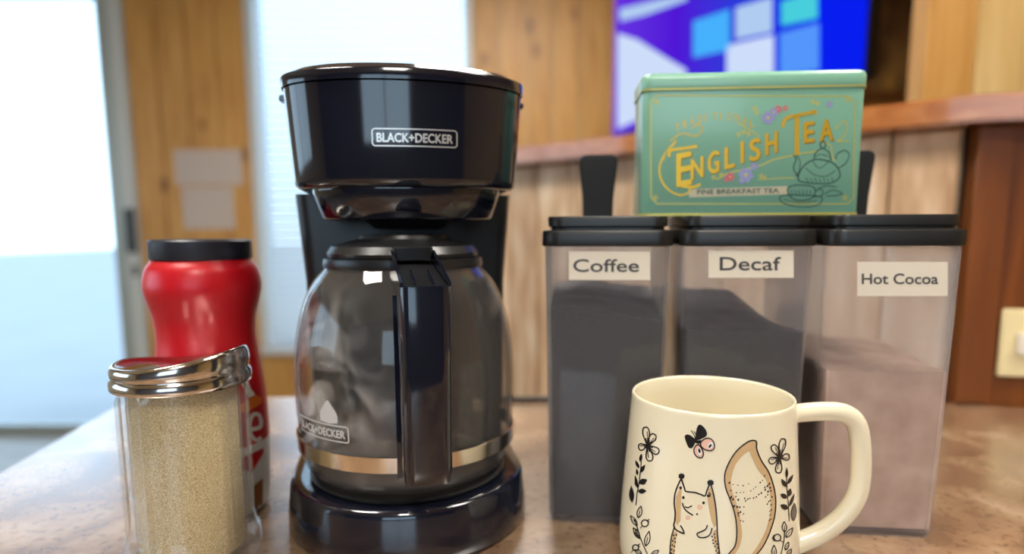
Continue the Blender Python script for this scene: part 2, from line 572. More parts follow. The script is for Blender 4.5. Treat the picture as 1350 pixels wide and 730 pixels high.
# openings in the back wall (x ranges at the wall)
DX0, DX1, DZ1 = -4.3, -1.955, 1.50
WX0, WX1, WZ0 = -1.345, -0.195, -0.43
wb = MB()
wb.box(-3.6, DX1, BY, BY + .12, DZ1, CZ, 'wall_paint')
wb.box(DX1, WX0, BY, BY + .12, FZ, CZ, 'wall_paint')
wb.box(WX0, WX1, BY, BY + .12, FZ, WZ0, 'wall_paint')
wb.box(WX1, 3.4, BY, BY + .12, FZ, CZ, 'wall_paint')
wall_back = struct(wb.build('wall_back'))
def backplanks(x0, x1, z0, z1):
    n = max(1, round((x1 - x0) / .14))
    ww = (x1 - x0) / n
    for i in range(n):
        b = MB()
        t_ = .018 + random.uniform(-.0015, .0015)
        b.box(x0 + i * ww + .003, x0 + (i + 1) * ww - .003, BY - t_, BY - .0005, z0, z1, 'pine')
        b.build('plank', wall_back, bevel=0.003)
backplanks(DX1, WX0, FZ, CZ)
backplanks(WX0, WX1, FZ, WZ0 - .02)
backplanks(WX1, 3.38, FZ, CZ)

# side walls and the kitchen wall behind the camera, with a wide window
mb = MB()
mb.box(-3.7, -3.6, -2.6, -1.2, FZ, CZ, 'wall_paint'); mb.box(-3.7, -3.6, 1.2, BY, FZ, CZ, 'wall_paint')
mb.box(-3.7, -3.6, -1.2, 1.2, FZ, 0.0, 'wall_paint'); mb.box(-3.7, -3.6, -1.2, 1.2, 1.25, CZ, 'wall_paint')
struct(mb.build('wall_left'))
mb = MB(); mb.box(3.4, 3.5, -2.6, BY, FZ, CZ, 'pine_light'); struct(mb.build('wall_right'))
mb = MB()
mb.box(-3.6, -.9, -2.7, -2.6, FZ, CZ, 'kitchen'); mb.box(.7, 3.4, -2.7, -2.6, FZ, CZ, 'kitchen')
mb.box(-.9, .7, -2.7, -2.6, FZ, .1, 'kitchen'); mb.box(-.9, .7, -2.7, -2.6, 1.25, CZ, 'kitchen')
struct(mb.build('wall_front'))
mb = MB()
for z in (.1, 1.21): mb.box(-.9, .7, -2.66, -2.6, z, z + .04, 'frame_white')
for x in (-.9, -.12, .66): mb.box(x, x + .04, -2.66, -2.6, .1, 1.25, 'frame_white')
w3 = struct(mb.build('window_3'))
mb = MB()
for z in (0, 1.21): mb.box(-3.66, -3.6, -1.2, 1.2, z, z + .04, 'frame_white')
for y in (-1.2, -.02, 1.16): mb.box(-3.66, -3.6, y, y + .04, 0, 1.25, 'frame_white')
w2 = struct(mb.build('window_2'))

# sliding glass door
dm = MB()
dm.box(-3.58, DX1, BY - .03, BY + .08, DZ1 - .075, DZ1, 'frame_grey')
dm.box(DX1 - .075, DX1, BY - .03, BY + .08, FZ, DZ1 - .075, 'frame_white')
dm.box(-3.58, DX1, BY - .03, BY + .08, FZ, FZ + .02, 'frame_grey')
door = struct(dm.build('door_1', bevel=.004))
sm = MB()
sm.box(DX1 - .145, DX1 - .078, BY - .012, BY + .03, FZ + .021, DZ1 - .078, 'frame_grey')
sm.box(-3.56, DX1 - .145, BY - .012, BY + .03, DZ1 - .14, DZ1 - .078, 'frame_grey')
sm.box(-3.56, DX1 - .145, BY - .012, BY + .03, FZ + .021, FZ + .05, 'frame_grey')
sash = sm.build('door_sash', door, bevel=.003)
pm = MB(); pm.box(-3.56, DX1 - .147, BY + .004, BY + .010, FZ + .05, DZ1 - .14, 'pane'); pm.build('pane', door)
hp = at_y(174, 305, BY - .03)
hm = MB(); hm.box(hp.x - .022, hp.x + .022, BY - .06, BY - .013, hp.z - .11, hp.z + .12, 'dark_handle')
hm.box(hp.x - .018, hp.x + .018, BY - .035, BY - .013, hp.z - .24, hp.z - .17, 'dark_handle'); tag(hm.build('door_handle', door, bevel=.006), 'dark upright pull handle with latch below')

# window with blind
wm = MB()
wm.box(WX0, WX0 + .045, BY - .03, BY + .1, WZ0, CZ, 'frame_white'); wm.box(WX1 - .045, WX1, BY - .03, BY + .1, WZ0, CZ, 'frame_white')
wm.box(WX0, WX1, BY - .045, BY + .1, WZ0 - .03, WZ0, 'frame_white')
win = struct(wm.build('window_1', bevel=.004))
pm = MB(); pm.box(WX0 + .046, WX1 - .046, BY + .055, BY + .06, WZ0, CZ, 'pane'); pm.build('pane', win)
blind = thing('window_blind', 'white horizontal slat blind glowing in the window behind the coffee maker', 'blind', (WX0 + .05, BY - .01, WZ0))
z = CZ - WZ0 - .05
mb = MB(); mb.box(.002, WX1 - WX0 - .102, -.035, .02, z, z + .045, 'slat'); mb.build('head_rail', blind)
sl = MB()
A = radians(44)
dx = .025
sl.add([(.002, -dx * cos(A), -dx * sin(A)), (WX1 - WX0 - .102, -dx * cos(A), -dx * sin(A)), (WX1 - WX0 - .102, dx * cos(A), dx * sin(A)), (.002, dx * cos(A), dx * sin(A)),
        (.002, -dx * cos(A), -dx * sin(A) + .002), (WX1 - WX0 - .102, -dx * cos(A), -dx * sin(A) + .002), (WX1 - WX0 - .102, dx * cos(A), dx * sin(A) + .002), (.002, dx * cos(A), dx * sin(A) + .002)],
       [(0, 3, 2, 1), (4, 5, 6, 7), (0, 1, 5, 4), (1, 2, 6, 5), (2, 3, 7, 6), (3, 0, 4, 7)], 'slat')
s0 = sl.build('slat', blind, loc=(0, 0, .03))
k = 1
while .03 + k * .043 < z - .01:
    c = s0.copy(); COL.objects.link(c); c.location = (0, 0, .03 + k * .043); k += 1
mb = MB(); mb.box(.002, WX1 - WX0 - .102, -.02, .02, 0.0, .012, 'slat'); mb.build('bottom_rail', blind)

# paper notices pinned on the boards
for (x0, x1, y0, y1, lb) in ((232, 318, 197, 244, 'wider white notice sheet, upper of two on the pine boards'),
                             (243, 307, 246, 302, 'narrower white notice sheet, lower of two on the pine boards')):
    a, b = at_y(x0, y1, BY - .02), at_y(x1, y0, BY - .02)
    mb = MB(); mb.box(a.x, b.x, BY - .0225, BY - .0205, a.z, b.z, 'notice')
    tag(mb.build('paper_notice'), lb, 'notice', 'paper notices on the pine wall')

# ------------------------------------------------------------------ bar wall with wooden cap
PR = Vector((.499, .7095, 0)); PL = Vector((-.02, 1.165, 0))
dv = (PR - PL).normalized()
ang = math.atan2(dv.y, dv.x)
L = (PR - PL).length
CAPB, CAPT = .307, .335
bar = MB(); bar.box(-.05, L - .01, .02, .12, FZ, CAPB, 'wall_paint')
wbar = struct(bar.build('wall_middle'))
wbar.location = PL; wbar.rotation_euler = (0, 0, ang)
n = 11
for i in range(n):
    b = MB(); w_ = (L + .04) / n
    b.box(-.05 + i * w_ + .0012, -.05 + (i + 1) * w_ - .0012, .004 + random.uniform(-.001, .001), .0195, FZ + .005, CAPB - .001, 'wash')
    b.build('plank', wbar, bevel=.0015)
# stained end panel to the right, standing on the counter's back edge
pr = MB()
pr.box(0.004, 1.3, 0, .10, FZ, CAPB, 'stain')
wend = struct(pr.build('trim_1', bevel=.002)); wend.location = PR; wend.rotation_euler = (0, 0, radians(-13))
pr = MB(); pr.box(0.004, .038, -.006, -.0005, 0.002, CAPB - .002, 'stain'); pr.build('stile', wend, bevel=.001)
# cap: polygon slab following both faces with overhang
def capslab():
    ov = .035
    nrm = Vector((dv.y, -dv.x, 0))          # towards the camera side
    d2 = Vector((cos(radians(-13)), sin(radians(-13)), 0)); n2_ = Vector((d2.y, -d2.x, 0))
    A_ = PL - dv * .05 + nrm * ov
    # corner of the offsets
    p, q = PL + nrm * ov, PR + n2_ * ov
    den = dv.x * d2.y - dv.y * d2.x
    s_ = ((q.x - p.x) * d2.y - (q.y - p.y) * d2.x) / den
    B_ = p + dv * s_
    C_ = PR + d2 * 1.3 + n2_ * ov
    D_ = C_ - n2_ * .22
    E_ = PR - nrm * .14 - n2_ * .08
    G_ = PL - dv * .05 - nrm * .16
    pts = [A_, B_, C_, D_, E_, G_]
    mb = MB()
    mb.loft([[(q.x, q.y, CAPB) for q in pts], [(q.x, q.y, CAPT) for q in pts]], 'cap')
    return mb.build('trim_2', bevel=.003)
struct(capslab())

# pine partition rising behind the cap on the right
wp = MB(); wp.box(.808, 2.6, 1.32, 1.35, FZ, CZ, 'pine')
wpo = struct(wp.build('wall_inner'))
x = .808
ws = [.10, .115, .125, .12, .13, .12, .12, .12, .12, .12]
for i, w_ in enumerate(ws):
    b = MB(); b.box(x + .001, x + w_ - .001, 1.300 + random.uniform(-.001, .001), 1.3195, FZ, CZ - .001, 'pine' if i < 1 else 'pine_light'); b.build('plank', wpo, bevel=.002)
    x += w_

# framed picture between the television and the partition
pa, pb = at_y(1108, 132, BY - .05), at_y(1222, -60, BY - .05)
pt = thing('framed_picture', 'dark framed picture on the pine wall right of the television', 'picture', (pa.x, BY - .02, pa.z))
w_, h_ = 1.0, 1.05
mb = MB()
mb.box(0, w_, -.03, -.001, 0, .05, 'pic_frame'); mb.box(0, w_, -.03, -.001, h_ - .05, h_, 'pic_frame'); mb.box(0, .05, -.03, -.001, .05, h_ - .05, 'pic_frame'); mb.box(w_ - .05, w_, -.03, -.001, .05, h_ - .05, 'pic_frame')
mb.build('frame', pt, bevel=.003)
mb = MB(); mb.box(.05, w_ - .05, -.015, -.002, .05, h_ - .05, 'pic'); mb.build('canvas', pt)

# wall switch plate on the stained panel
sw = thing('light_switch', 'cream wall plate with a toggle on the brown wood panel', 'switch')
sw.location = PR; sw.rotation_euler = (0, 0, radians(-13))
def on_panel(px, py):
    o_ = PR + Vector((-sin(radians(-13)) * 0, 0, 0)); d2 = Vector((cos(radians(-13)), sin(radians(-13)), 0)); n_ = Vector((d2.y, -d2.x, 0))
    d = ray(px, py); c = Vector((0, 0, HC))
    t_ = (o_ - c).dot(n_) / d.dot(n_)
    q = c + d * t_ - o_
    return q.dot(d2), q.z
u0, z0 = on_panel(1311, 494); _, z1 = on_panel(1313, 406)
mb = MB(); mb.box(u0, u0 + .072, -.0065, -.0006, z0, z1, 'cream_plate'); mb.build('plate', sw, bevel=.0015)
mb = MB(); mb.box(u0 + .014, u0 + .034, -.012, -.0066, (z0 + z1) / 2 - .012, (z0 + z1) / 2 + .012, 'paper'); mb.build('toggle', sw, bevel=.001)

# ------------------------------------------------------------------ television
ZL = 2.75
tl = at_y(806, 182, ZL)
tvw, tvh = 1.17, .68
ta = -math.atan2(.384, .171) 
tv = thing('television', 'wall television with purple and blue home screen, turned towards the room', 'television', tl, ta)
TA = ta
mb = MB(); mb.box(0, tvw, .006, .05, 0, tvh, 'satin'); mb.build('housing', tv, bevel=.004)
tr_ = emit('screen_purple', srgb(78, 24, 214), .95)
m = bpy.data.materials.new('screen_glow'); m.use_nodes = True
t = m.node_tree; t.nodes.clear()
out = t.nodes.new('ShaderNodeOutputMaterial'); e = t.nodes.new('ShaderNodeEmission'); c = t.nodes.new('ShaderNodeTexCoord'); s_ = t.nodes.new('ShaderNodeSeparateXYZ')
r = ramp(t, [(0.0, srgb(104, 54, 226)), (0.35, srgb(80, 22, 214)), (0.62, srgb(40, 60, 220)), (0.85, srgb(8, 30, 240))])
dvd = t.nodes.new('ShaderNodeMath'); dvd.operation = 'DIVIDE'; dvd.inputs[1].default_value = tvw
t.links.new(c.outputs['Object'], s_.inputs[0]); t.links.new(s_.outputs['X'], dvd.inputs[0]); t.links.new(dvd.outputs[0], r.inputs[0])
t.links.new(r.outputs[0], e.inputs[0]); t.links.new(e.outputs[0], out.inputs[0]); e.inputs[1].default_value = 1.0
M['screen'] = m
mb = MB(); mb.box(.008, tvw - .008, .001, .0055, .010, tvh - .010, 'screen'); screen = mb.build('screen', tv)
M['tile_sky'] = emit('tile_sky', srgb(70, 176, 252)); M['tile_pale'] = emit('tile_pale', srgb(176, 204, 240)); M['tile_teal'] = emit('tile_teal', srgb(72, 206, 220)); M['tile_white'] = emit('tile_white', srgb(206, 222, 250)); M['tile_blue'] = emit('tile_blue', srgb(84, 150, 250))
def tv_uv(px, py):
    d2 = Vector((cos(TA), sin(TA), 0)); n_ = Vector((d2.y, -d2.x, 0)); d = ray(px, py); c = Vector((0, 0, HC))
    t_ = (tl - c).dot(n_) / d.dot(n_); q = c + d * t_ - tl
    return q.dot(d2), q.z
def tile(pxs, m_, y=0.0):
    p_ = []
    for q in pxs:
        u, v = tv_uv(*q)
        p_.append((min(max(u, .012), tvw - .012), min(max(v, .014), tvh - .014)))
    mb = MB(); mb.loft([[(u, -.0006 + y, v) for u, v in p_], [(u, .0006 + y, v) for u, v in p_]], m_); return mb.build('screen_tile', screen)
for pl, m_ in (([(814, 44), (840, 52), (878, 76), (905, 92), (900, 130), (814, 170)], 'tile_white'),
               ([(816, 12), (866, 0), (905, -8), (906, 0), (850, 20), (818, 28)], 'tile_pale'),
               ([(914, 28), (962, 12), (962, 66), (914, 76)], 'tile_sky'),
               ([(970, 10), (1018, -4), (1018, 42), (970, 52)], 'tile_pale'),
               ([(958, 60), (1020, 46), (1020, 100), (958, 104)], 'tile_white'),
               ([(1030, 2), (1078, -12), (1078, 24), (1030, 34)], 'tile_teal'),
               ([(1028, 44), (1080, 30), (1080, 92), (1028, 98)], 'tile_blue')):
    tile(pl, m_)
mb = MB(); c_ = (tvw / 2, 0)
mb.box(tvw / 2 - .04, tvw / 2 + .04, .05, .14, tvh / 2 - .05, tvh / 2 + .05, 'satin'); mb.build('wall_bracket', tv)

# ------------------------------------------------------------------ counter
ct = MB()
cpts = [(-.352, -.05), (.95, -.05), (.95, .6000), (.505, .7065), (.480, .7270), (.30, .7330), (-.463, .7570)]
ct.loft([[(x, y, -.038) for x, y in cpts], [(x, y, 0) for x, y in cpts]], 'counter')
counter = tag(ct.build('countertop', bevel=.004), 'mottled tan laminate countertop everything stands on', 'countertop')
cb = MB(); cb.box(-.36, .94, .0, .60, FZ, -.0385, 'stain'); tag(cb.build('base_cabinet'), 'stained wood cabinet under the countertop', 'cabinet')

# ------------------------------------------------------------------ ceiling lamps
for i, (x, y) in enumerate(((-.75, .15), (.95, .15), (.1, -1.3), (.0, 2.1))):
    lp = thing('ceiling_light', ['square warm ceiling light left above the counter', 'square warm ceiling light right above the counter', 'square warm ceiling light behind the camera', 'square warm ceiling light near the window wall'][i], 'ceiling light', (x, y, CZ), 0, 'ceiling lights')
    mb = MB(); mb.box(-.25, .25, -.25, .25, -.035, -.001, 'frame_white'); mb.build('frame', lp)
    mb = MB(); mb.box(-.22, .22, -.22, .22, -.045, -.0355, 'lamp'); mb.build('diffuser', lp)

# ================================================================== COFFEE MAKER
def spow(v, p):
    return math.copysign(abs(v) ** p, v)

def dring(rx, f, b, z, n=96, pf=2.0, pb=5.0, cy=0.0):
    out = []
    for j in range(n):
        a = 2 * pi * j / n
        p = 2 / pf if sin(a) < 0 else 2 / pb
        x = rx * spow(cos(a), p); y = (f if sin(a) < 0 else b) * spow(sin(a), p)
        out.append((x, cy + y, z))
    return out

def rrect(w, d, r, z, cx=0.0, cy=0.0, n=6):
    out = []
    for (sx, sy, a0) in ((1, -1, -pi / 2), (1, 1, 0), (-1, 1, pi / 2), (-1, -1, pi)):
        for j in range(n + 1):
            a = a0 + pi / 2 * j / n
            out.append((cx + sx * (w / 2 - r) + r * cos(a), cy + sy * (d / 2 - r) + r * sin(a), z))
    return out

MK = Vector((-.0725, .430, 0)); MA = radians(11); HX = .0040
maker = thing('coffee_maker', 'glossy black drip coffee maker with silver framed wordmark', 'coffee maker', MK, MA)
mb = MB()
mb.loft([dring(.0790, .0755, .098, 0), dring(.0815, .0785, .100, .003), dring(.0812, .0780, .100, .012), dring(.0795, .0765, .099, .030),
         dring(.0785, .0755, .098, .0335), dring(.0760, .0730, .096, .0350), dring(.0700, .0670, .090, .0345)], 'black')
mb.build('base', maker, smooth=True, angle=50)
mb = MB(); mb.lathe([(.0600, .0346), (.0655, .0350), (.0665, .0368), (.0640, .0372), (.0620, .0362)], 'plate', 72, True, True, (0, 0)); mb.build('warming_plate', maker, smooth=True)
mb = MB()
mb.loft([rrect(.146, .045, .010, .0352, 0, .0745), rrect(.150, .045, .010, .16, 0, .0745), rrect(.160, .045, .010, .2245, 0, .0745)], 'satin'); mb.build('column', maker, smooth=True, loc=(HX, 0, 0))
HEAD = [(.2238, .0650, .0325, .092), (.2242, .0690, .0362, .096), (.2262, .0712, .0385, .099), (.2300, .0720, .0394, .100), (.2600, .0742, .0410, .100), (.2850, .0760, .0425, .100)]
mb = MB(); mb.loft([dring(rx, f, b, z) for z, rx, f, b in HEAD] + [dring(.0750, .0415, .099, .2854)], 'black'); mb.build('head', maker, smooth=True, angle=50, loc=(HX, 0, 0))
mb = MB(); mb.loft([dring(.0750, .0415, .099, .2856), dring(.0772, .0438, .101, .2858), dring(.0776, .0442, .101, .2915), dring(.0770, .0436, .1005, .2925), dring(.0735, .040, .097, .2932), dring(.0690, .0365, .093, .2962), dring(.0655, .0335, .090, .2968)], 'black'); mb.build('head_lid', maker, smooth=True, angle=50, loc=(HX, 0, 0))
for sx in (-1, 1):
    mb = MB(); mb.box(sx * .0780 - .003, sx * .0780 + .003, .012, .022, .281, .2854, 'black'); mb.build('hinge_tab', maker, bevel=.001, loc=(HX, 0, 0))
mb = MB(); mb.loft([dring(.0530, .030, .034, .2045), dring(.0555, .0325, .036, .2060), dring(.0610, .0365, .040, .2225), dring(.0610, .0365, .040, .2239)], 'black'); mb.build('filter_basket', maker, smooth=True, angle=50, loc=(HX, 0, 0))
mb = MB(); mb.lathe([(.020, .1990), (.022, .1992), (.030, .2046)], 'satin', 32, True, True); mb.build('drip_spout', maker, smooth=True, loc=(HX, 0, 0))

def head_map(x, z, off):
    """front face of the head"""
    for i in range(len(HEAD) - 1):
        if HEAD[i][0] <= z <= HEAD[i + 1][0]: break
    a, b = HEAD[i], HEAD[i + 1]
    u = (z - a[0]) / (b[0] - a[0])
    rx = a[1] + (b[1] - a[1]) * u; f = a[2] + (b[2] - a[2]) * u
    return (x, -f * sqrt(max(0, 1 - (x / rx) ** 2)) - off, z)
def rrpath(x0, x1, y0, y1, r, n=5):
    out = []
    for cx, cy, a0 in ((x1 - r, y0 + r, -pi / 2), (x1 - r, y1 - r, 0), (x0 + r, y1 - r, pi / 2), (x0 + r, y0 + r, pi)):
        for j in range(n + 1):
            a = a0 + pi / 2 * j / n
            out.append((cx + r * cos(a), cy + r * sin(a)))
    return out
lx, lz, lw, lh = .0036, .2528, .0505, .0098
mb = MB()
pth = rrpath(lx - lw / 2, lx + lw / 2, lz - lh / 2, lz + lh / 2, .0018)
dense = []
for i in range(len(pth)):
    a, b = Vector(pth[i]), Vector(pth[(i + 1) % len(pth)])
    k = max(1, int((b - a).length / .002))
    dense += [tuple(a + (b - a) * j / k) for j in range(k)]
stroke(mb, dense, .00075, head_map, 'silver', .00012, closed=True, smooth=False)
def logo_text(mb, s, x0, x1, zb, cap, mapper, m, off, bold):
    for k, (a, b) in enumerate(((0, 0), (bold, 0), (-bold, 0), (0, bold), (0, -bold), (bold * .7, bold * .7), (-bold * .7, -bold * .7))):
        text(mb, s, lambda u, v: mapper(x0 + (x1 - x0) * u + a, zb + cap * v + b, off + k * 2e-6), m)
logo_text(mb, 'BLACK+DECKER', lx - lw / 2 + .0027, lx + lw / 2 - .0027, lz - .0026, .0052, head_map, 'silver', .00012, .00022)
tag(mb.build('wordmark', maker, loc=(HX, 0, 0)), 'silver BLACK+DECKER lettering in a rounded frame')

# ---------------- carafe
car = thing('glass_carafe', 'empty glass carafe with black handle on the coffee maker plate', 'carafe', (MK.x, MK.y, 0), radians(14.5))
CP = [(.0520, .0378), (.0615, .0395), (.0680, .0450), (.0708, .0540), (.0722, .0680), (.0733, .0880), (.0735, .1030), (.0724, .1220), (.0695, .1390), (.0645, .1550), (.0590, .1655), (.0535, .1725), (.0505, .1762), (.0498, .1800)]
pr_ = [tuple(p) for p in spline([(r, z) for r, z in CP], 4)]
inner = [(max(r - .0020, .001), z + (.0022 if i < 6 else 0)) for i, (r, z) in enumerate(pr_)]
mb = MB(); mb.lathe([(.001, .0378)] + pr_ + list(reversed(inner)) + [(.001, .0400)], 'cglass', 96); mb.build('glass_bowl', car, smooth=True, angle=180)
mb = MB(); mb.lathe([(.0722, .0570), (.0733, .0572), (.0738, .0668), (.0728, .0670)], 'band', 96); mb.build('steel_band', car, smooth=True)
mb = MB(); mb.lathe([(.0500, .1738), (.0522, .1742), (.0528, .1765), (.0520, .1800), (.0500, .1805)], 'satin', 72); mb.build('collar', car, smooth=True)
mb = MB(); mb.lathe([(.001, .1805), (.0492, .1807), (.0500, .1835), (.0470, .1880), (.0300, .1925), (.0290, .1950), (.001, .1955)], 'satin', 72, True, True); mb.build('carafe_lid', car, smooth=True)
# handle: hollow upright grip with a sloping recessed top
hm = MB()
HW = .0128
def hprof(z, w, y0, y1, r=.006):
    return rrect(w * 2, abs(y1 - y0), r, z, 0, (y0 + y1) / 2, 5)
hm.loft([hprof(.0665, HW * .93, -.1165, -.1010, .004), hprof(.069, HW * .97, -.1180, -.0990), hprof(.075, HW, -.1190, -.0985), hprof(.120, HW, -.1215, -.0980), hprof(.166, HW * 1.02, -.1215, -.0960), hprof(.1705, HW * 1.02, -.1205, -.0960)], 'black')
hm.build('handle', car, smooth=True, angle=45)
hm = MB()
for sx in (-1, 1):
    x0, x1 = sx * HW * 1.0, sx * (HW - .0016)
    vs = [(x, y, z) for x in (x0, x1) for (y, z) in ((-.1195, .1705), (-.0960, .166), (-.0520, .171), (-.0520, .186), (-.0600, .1865), (-.1190, .1725))]
    hm.add(vs, [(0, 1, 2, 3, 4, 5), (11, 10, 9, 8, 7, 6)] + [(i, (i + 1) % 6, 6 + (i + 1) % 6, 6 + i) for i in range(6)], 'black')
hm.loft([[(x, y, z) for x, y, z in ((-HW + .002, -.1190, .1690), (HW - .002, -.1190, .1690), (HW - .002, -.054, .1780), (-HW + .002, -.054, .1780))],
         [(x, y, z) for x, y, z in ((-HW + .002, -.1190, .1708), (HW - .002, -.1190, .1708), (HW - .002, -.054, .1800), (-HW + .002, -.054, .1800))]], 'satin')
for x in (-.0055, .0035):
    hm.loft([[(x, -.118, .1707), (x + .0009, -.118, .1707), (x + .0009, -.095, .1745), (x, -.095, .1745)], [(x, -.118, .1722), (x + .0009, -.118, .1722), (x + .0009, -.095, .1775), (x, -.095, .1775)]], 'black')
hm.build('handle_bridge', car)
hm = MB(); hm.loft([rrect(.0215, .014, .002, .1812, 0, -.0585), rrect(.0225, .015, .002, .1880, 0, -.0585), rrect(.0205, .013, .002, .1886, 0, -.0585)], 'satin'); hm.build('lid_thumb_tab', car, smooth=True)
hm = MB()
prof = spline([(-.0755, .162), (-.0770, .150), (-.0775, .120), (-.0772, .090), (-.0760, .066), (-.0745, .056)], 5)
hm.loft([[(-.0135, p.x - .001, p.y), (.0135, p.x - .001, p.y), (.0135, p.x + .0012, p.y), (-.0135, p.x + .0012, p.y)] for p in prof], 'black')
hm.build('handle_clip', car, smooth=True)
# printed mark on the glass
def carafe_r(z):
    for i in range(len(pr_) - 1):
        if pr_[i][1] <= z <= pr_[i + 1][1]:
            u = (z - pr_[i][1]) / (pr_[i + 1][1] - pr_[i][1] + 1e-9)
            return pr_[i][0] + (pr_[i + 1][0] - pr_[i][0]) * u
    return .0735
def carafe_map(s, z, off):
    a = radians(-142) + s / .0735     # s: arc length in metres
    r = carafe_r(z) + off
    return (r * cos(a), r * sin(a), z)
mb = MB()
cz = .0792
pth = rrpath(-.024, .024, cz - .0048, cz + .0048, .0016); dense = []
for i in range(len(pth)):
    a, b = Vector(pth[i]), Vector(pth[(i + 1) % len(pth)]); k = max(1, int((b - a).length / .002)); dense += [tuple(a + (b - a) * j / k) for j in range(k)]
stroke(mb, dense, .0008, carafe_map, 'print_grey', .0002, closed=True, smooth=False)
logo_text(mb, 'BLACK+DECKER', -.0215, .0215, cz - .0024, .0048, carafe_map, 'print_grey', .0002, .0002)
tag(mb.build('glass_wordmark', car), 'pale lettering printed on the glass')
mb = MB()
drop = [(.004, .0990), (.0005, .0955), (-.0025, .0915), (-.0030, .0880), (-.0015, .0852), (.0095, .0852), (.0110, .0880), (.0105, .0915), (.0075, .0955)]
drop = [tuple(p) for p in spline(drop, 4, True)]
fill(mb, [(x + .006, z) for x, z in drop], lambda x, z, o_: carafe_map(x, z, o_), 'print_grey', .0002, step=.0008, seg=.003)
tag(mb.build('drop_mark', car), 'pale drop shape above the lettering')
# cord on the counter
def on_counter(px, py, z=.0035):
    d = ray(px, py); return Vector((0, 0, HC)) + d * ((z - HC) / d.z)
pts = [Vector((MK.x + .02, .565, .0045))] + [on_counter(*q) for q in ((640, 498), (668, 506), (695, 517), (720, 524), (760, 530), (800, 536))]
mb = MB(); mb.tube(spline([(p.x, min(p.y, .72), .0035) for p in pts], 6), .0032, 'cord', 10)
tag(mb.build('power_cord', smooth=True), 'black power cord lying on the counter between coffee maker and canisters', 'cord')

# ================================================================== CANISTERS
RO = Vector((.0240, .4113, 0)) * 1.004; RT = Vector((.2700, .3857, 0)) * 1.004; rd = (RT - RO).normalized(); RA = math.atan2(rd.y, rd.x)
DEP = .106
def plane_map(origin, ang):
    d2 = Vector((cos(ang), sin(ang), 0)); n_ = Vector((d2.y, -d2.x, 0)); c = Vector((0, 0, HC)); o_ = Vector(origin)
    def f(px, py, off):
        d = ray(px, py); t_ = (o_ - c).dot(n_) / d.dot(n_); q = c + d * t_ - o_
        return (q.dot(d2), -off, q.z)
    return f

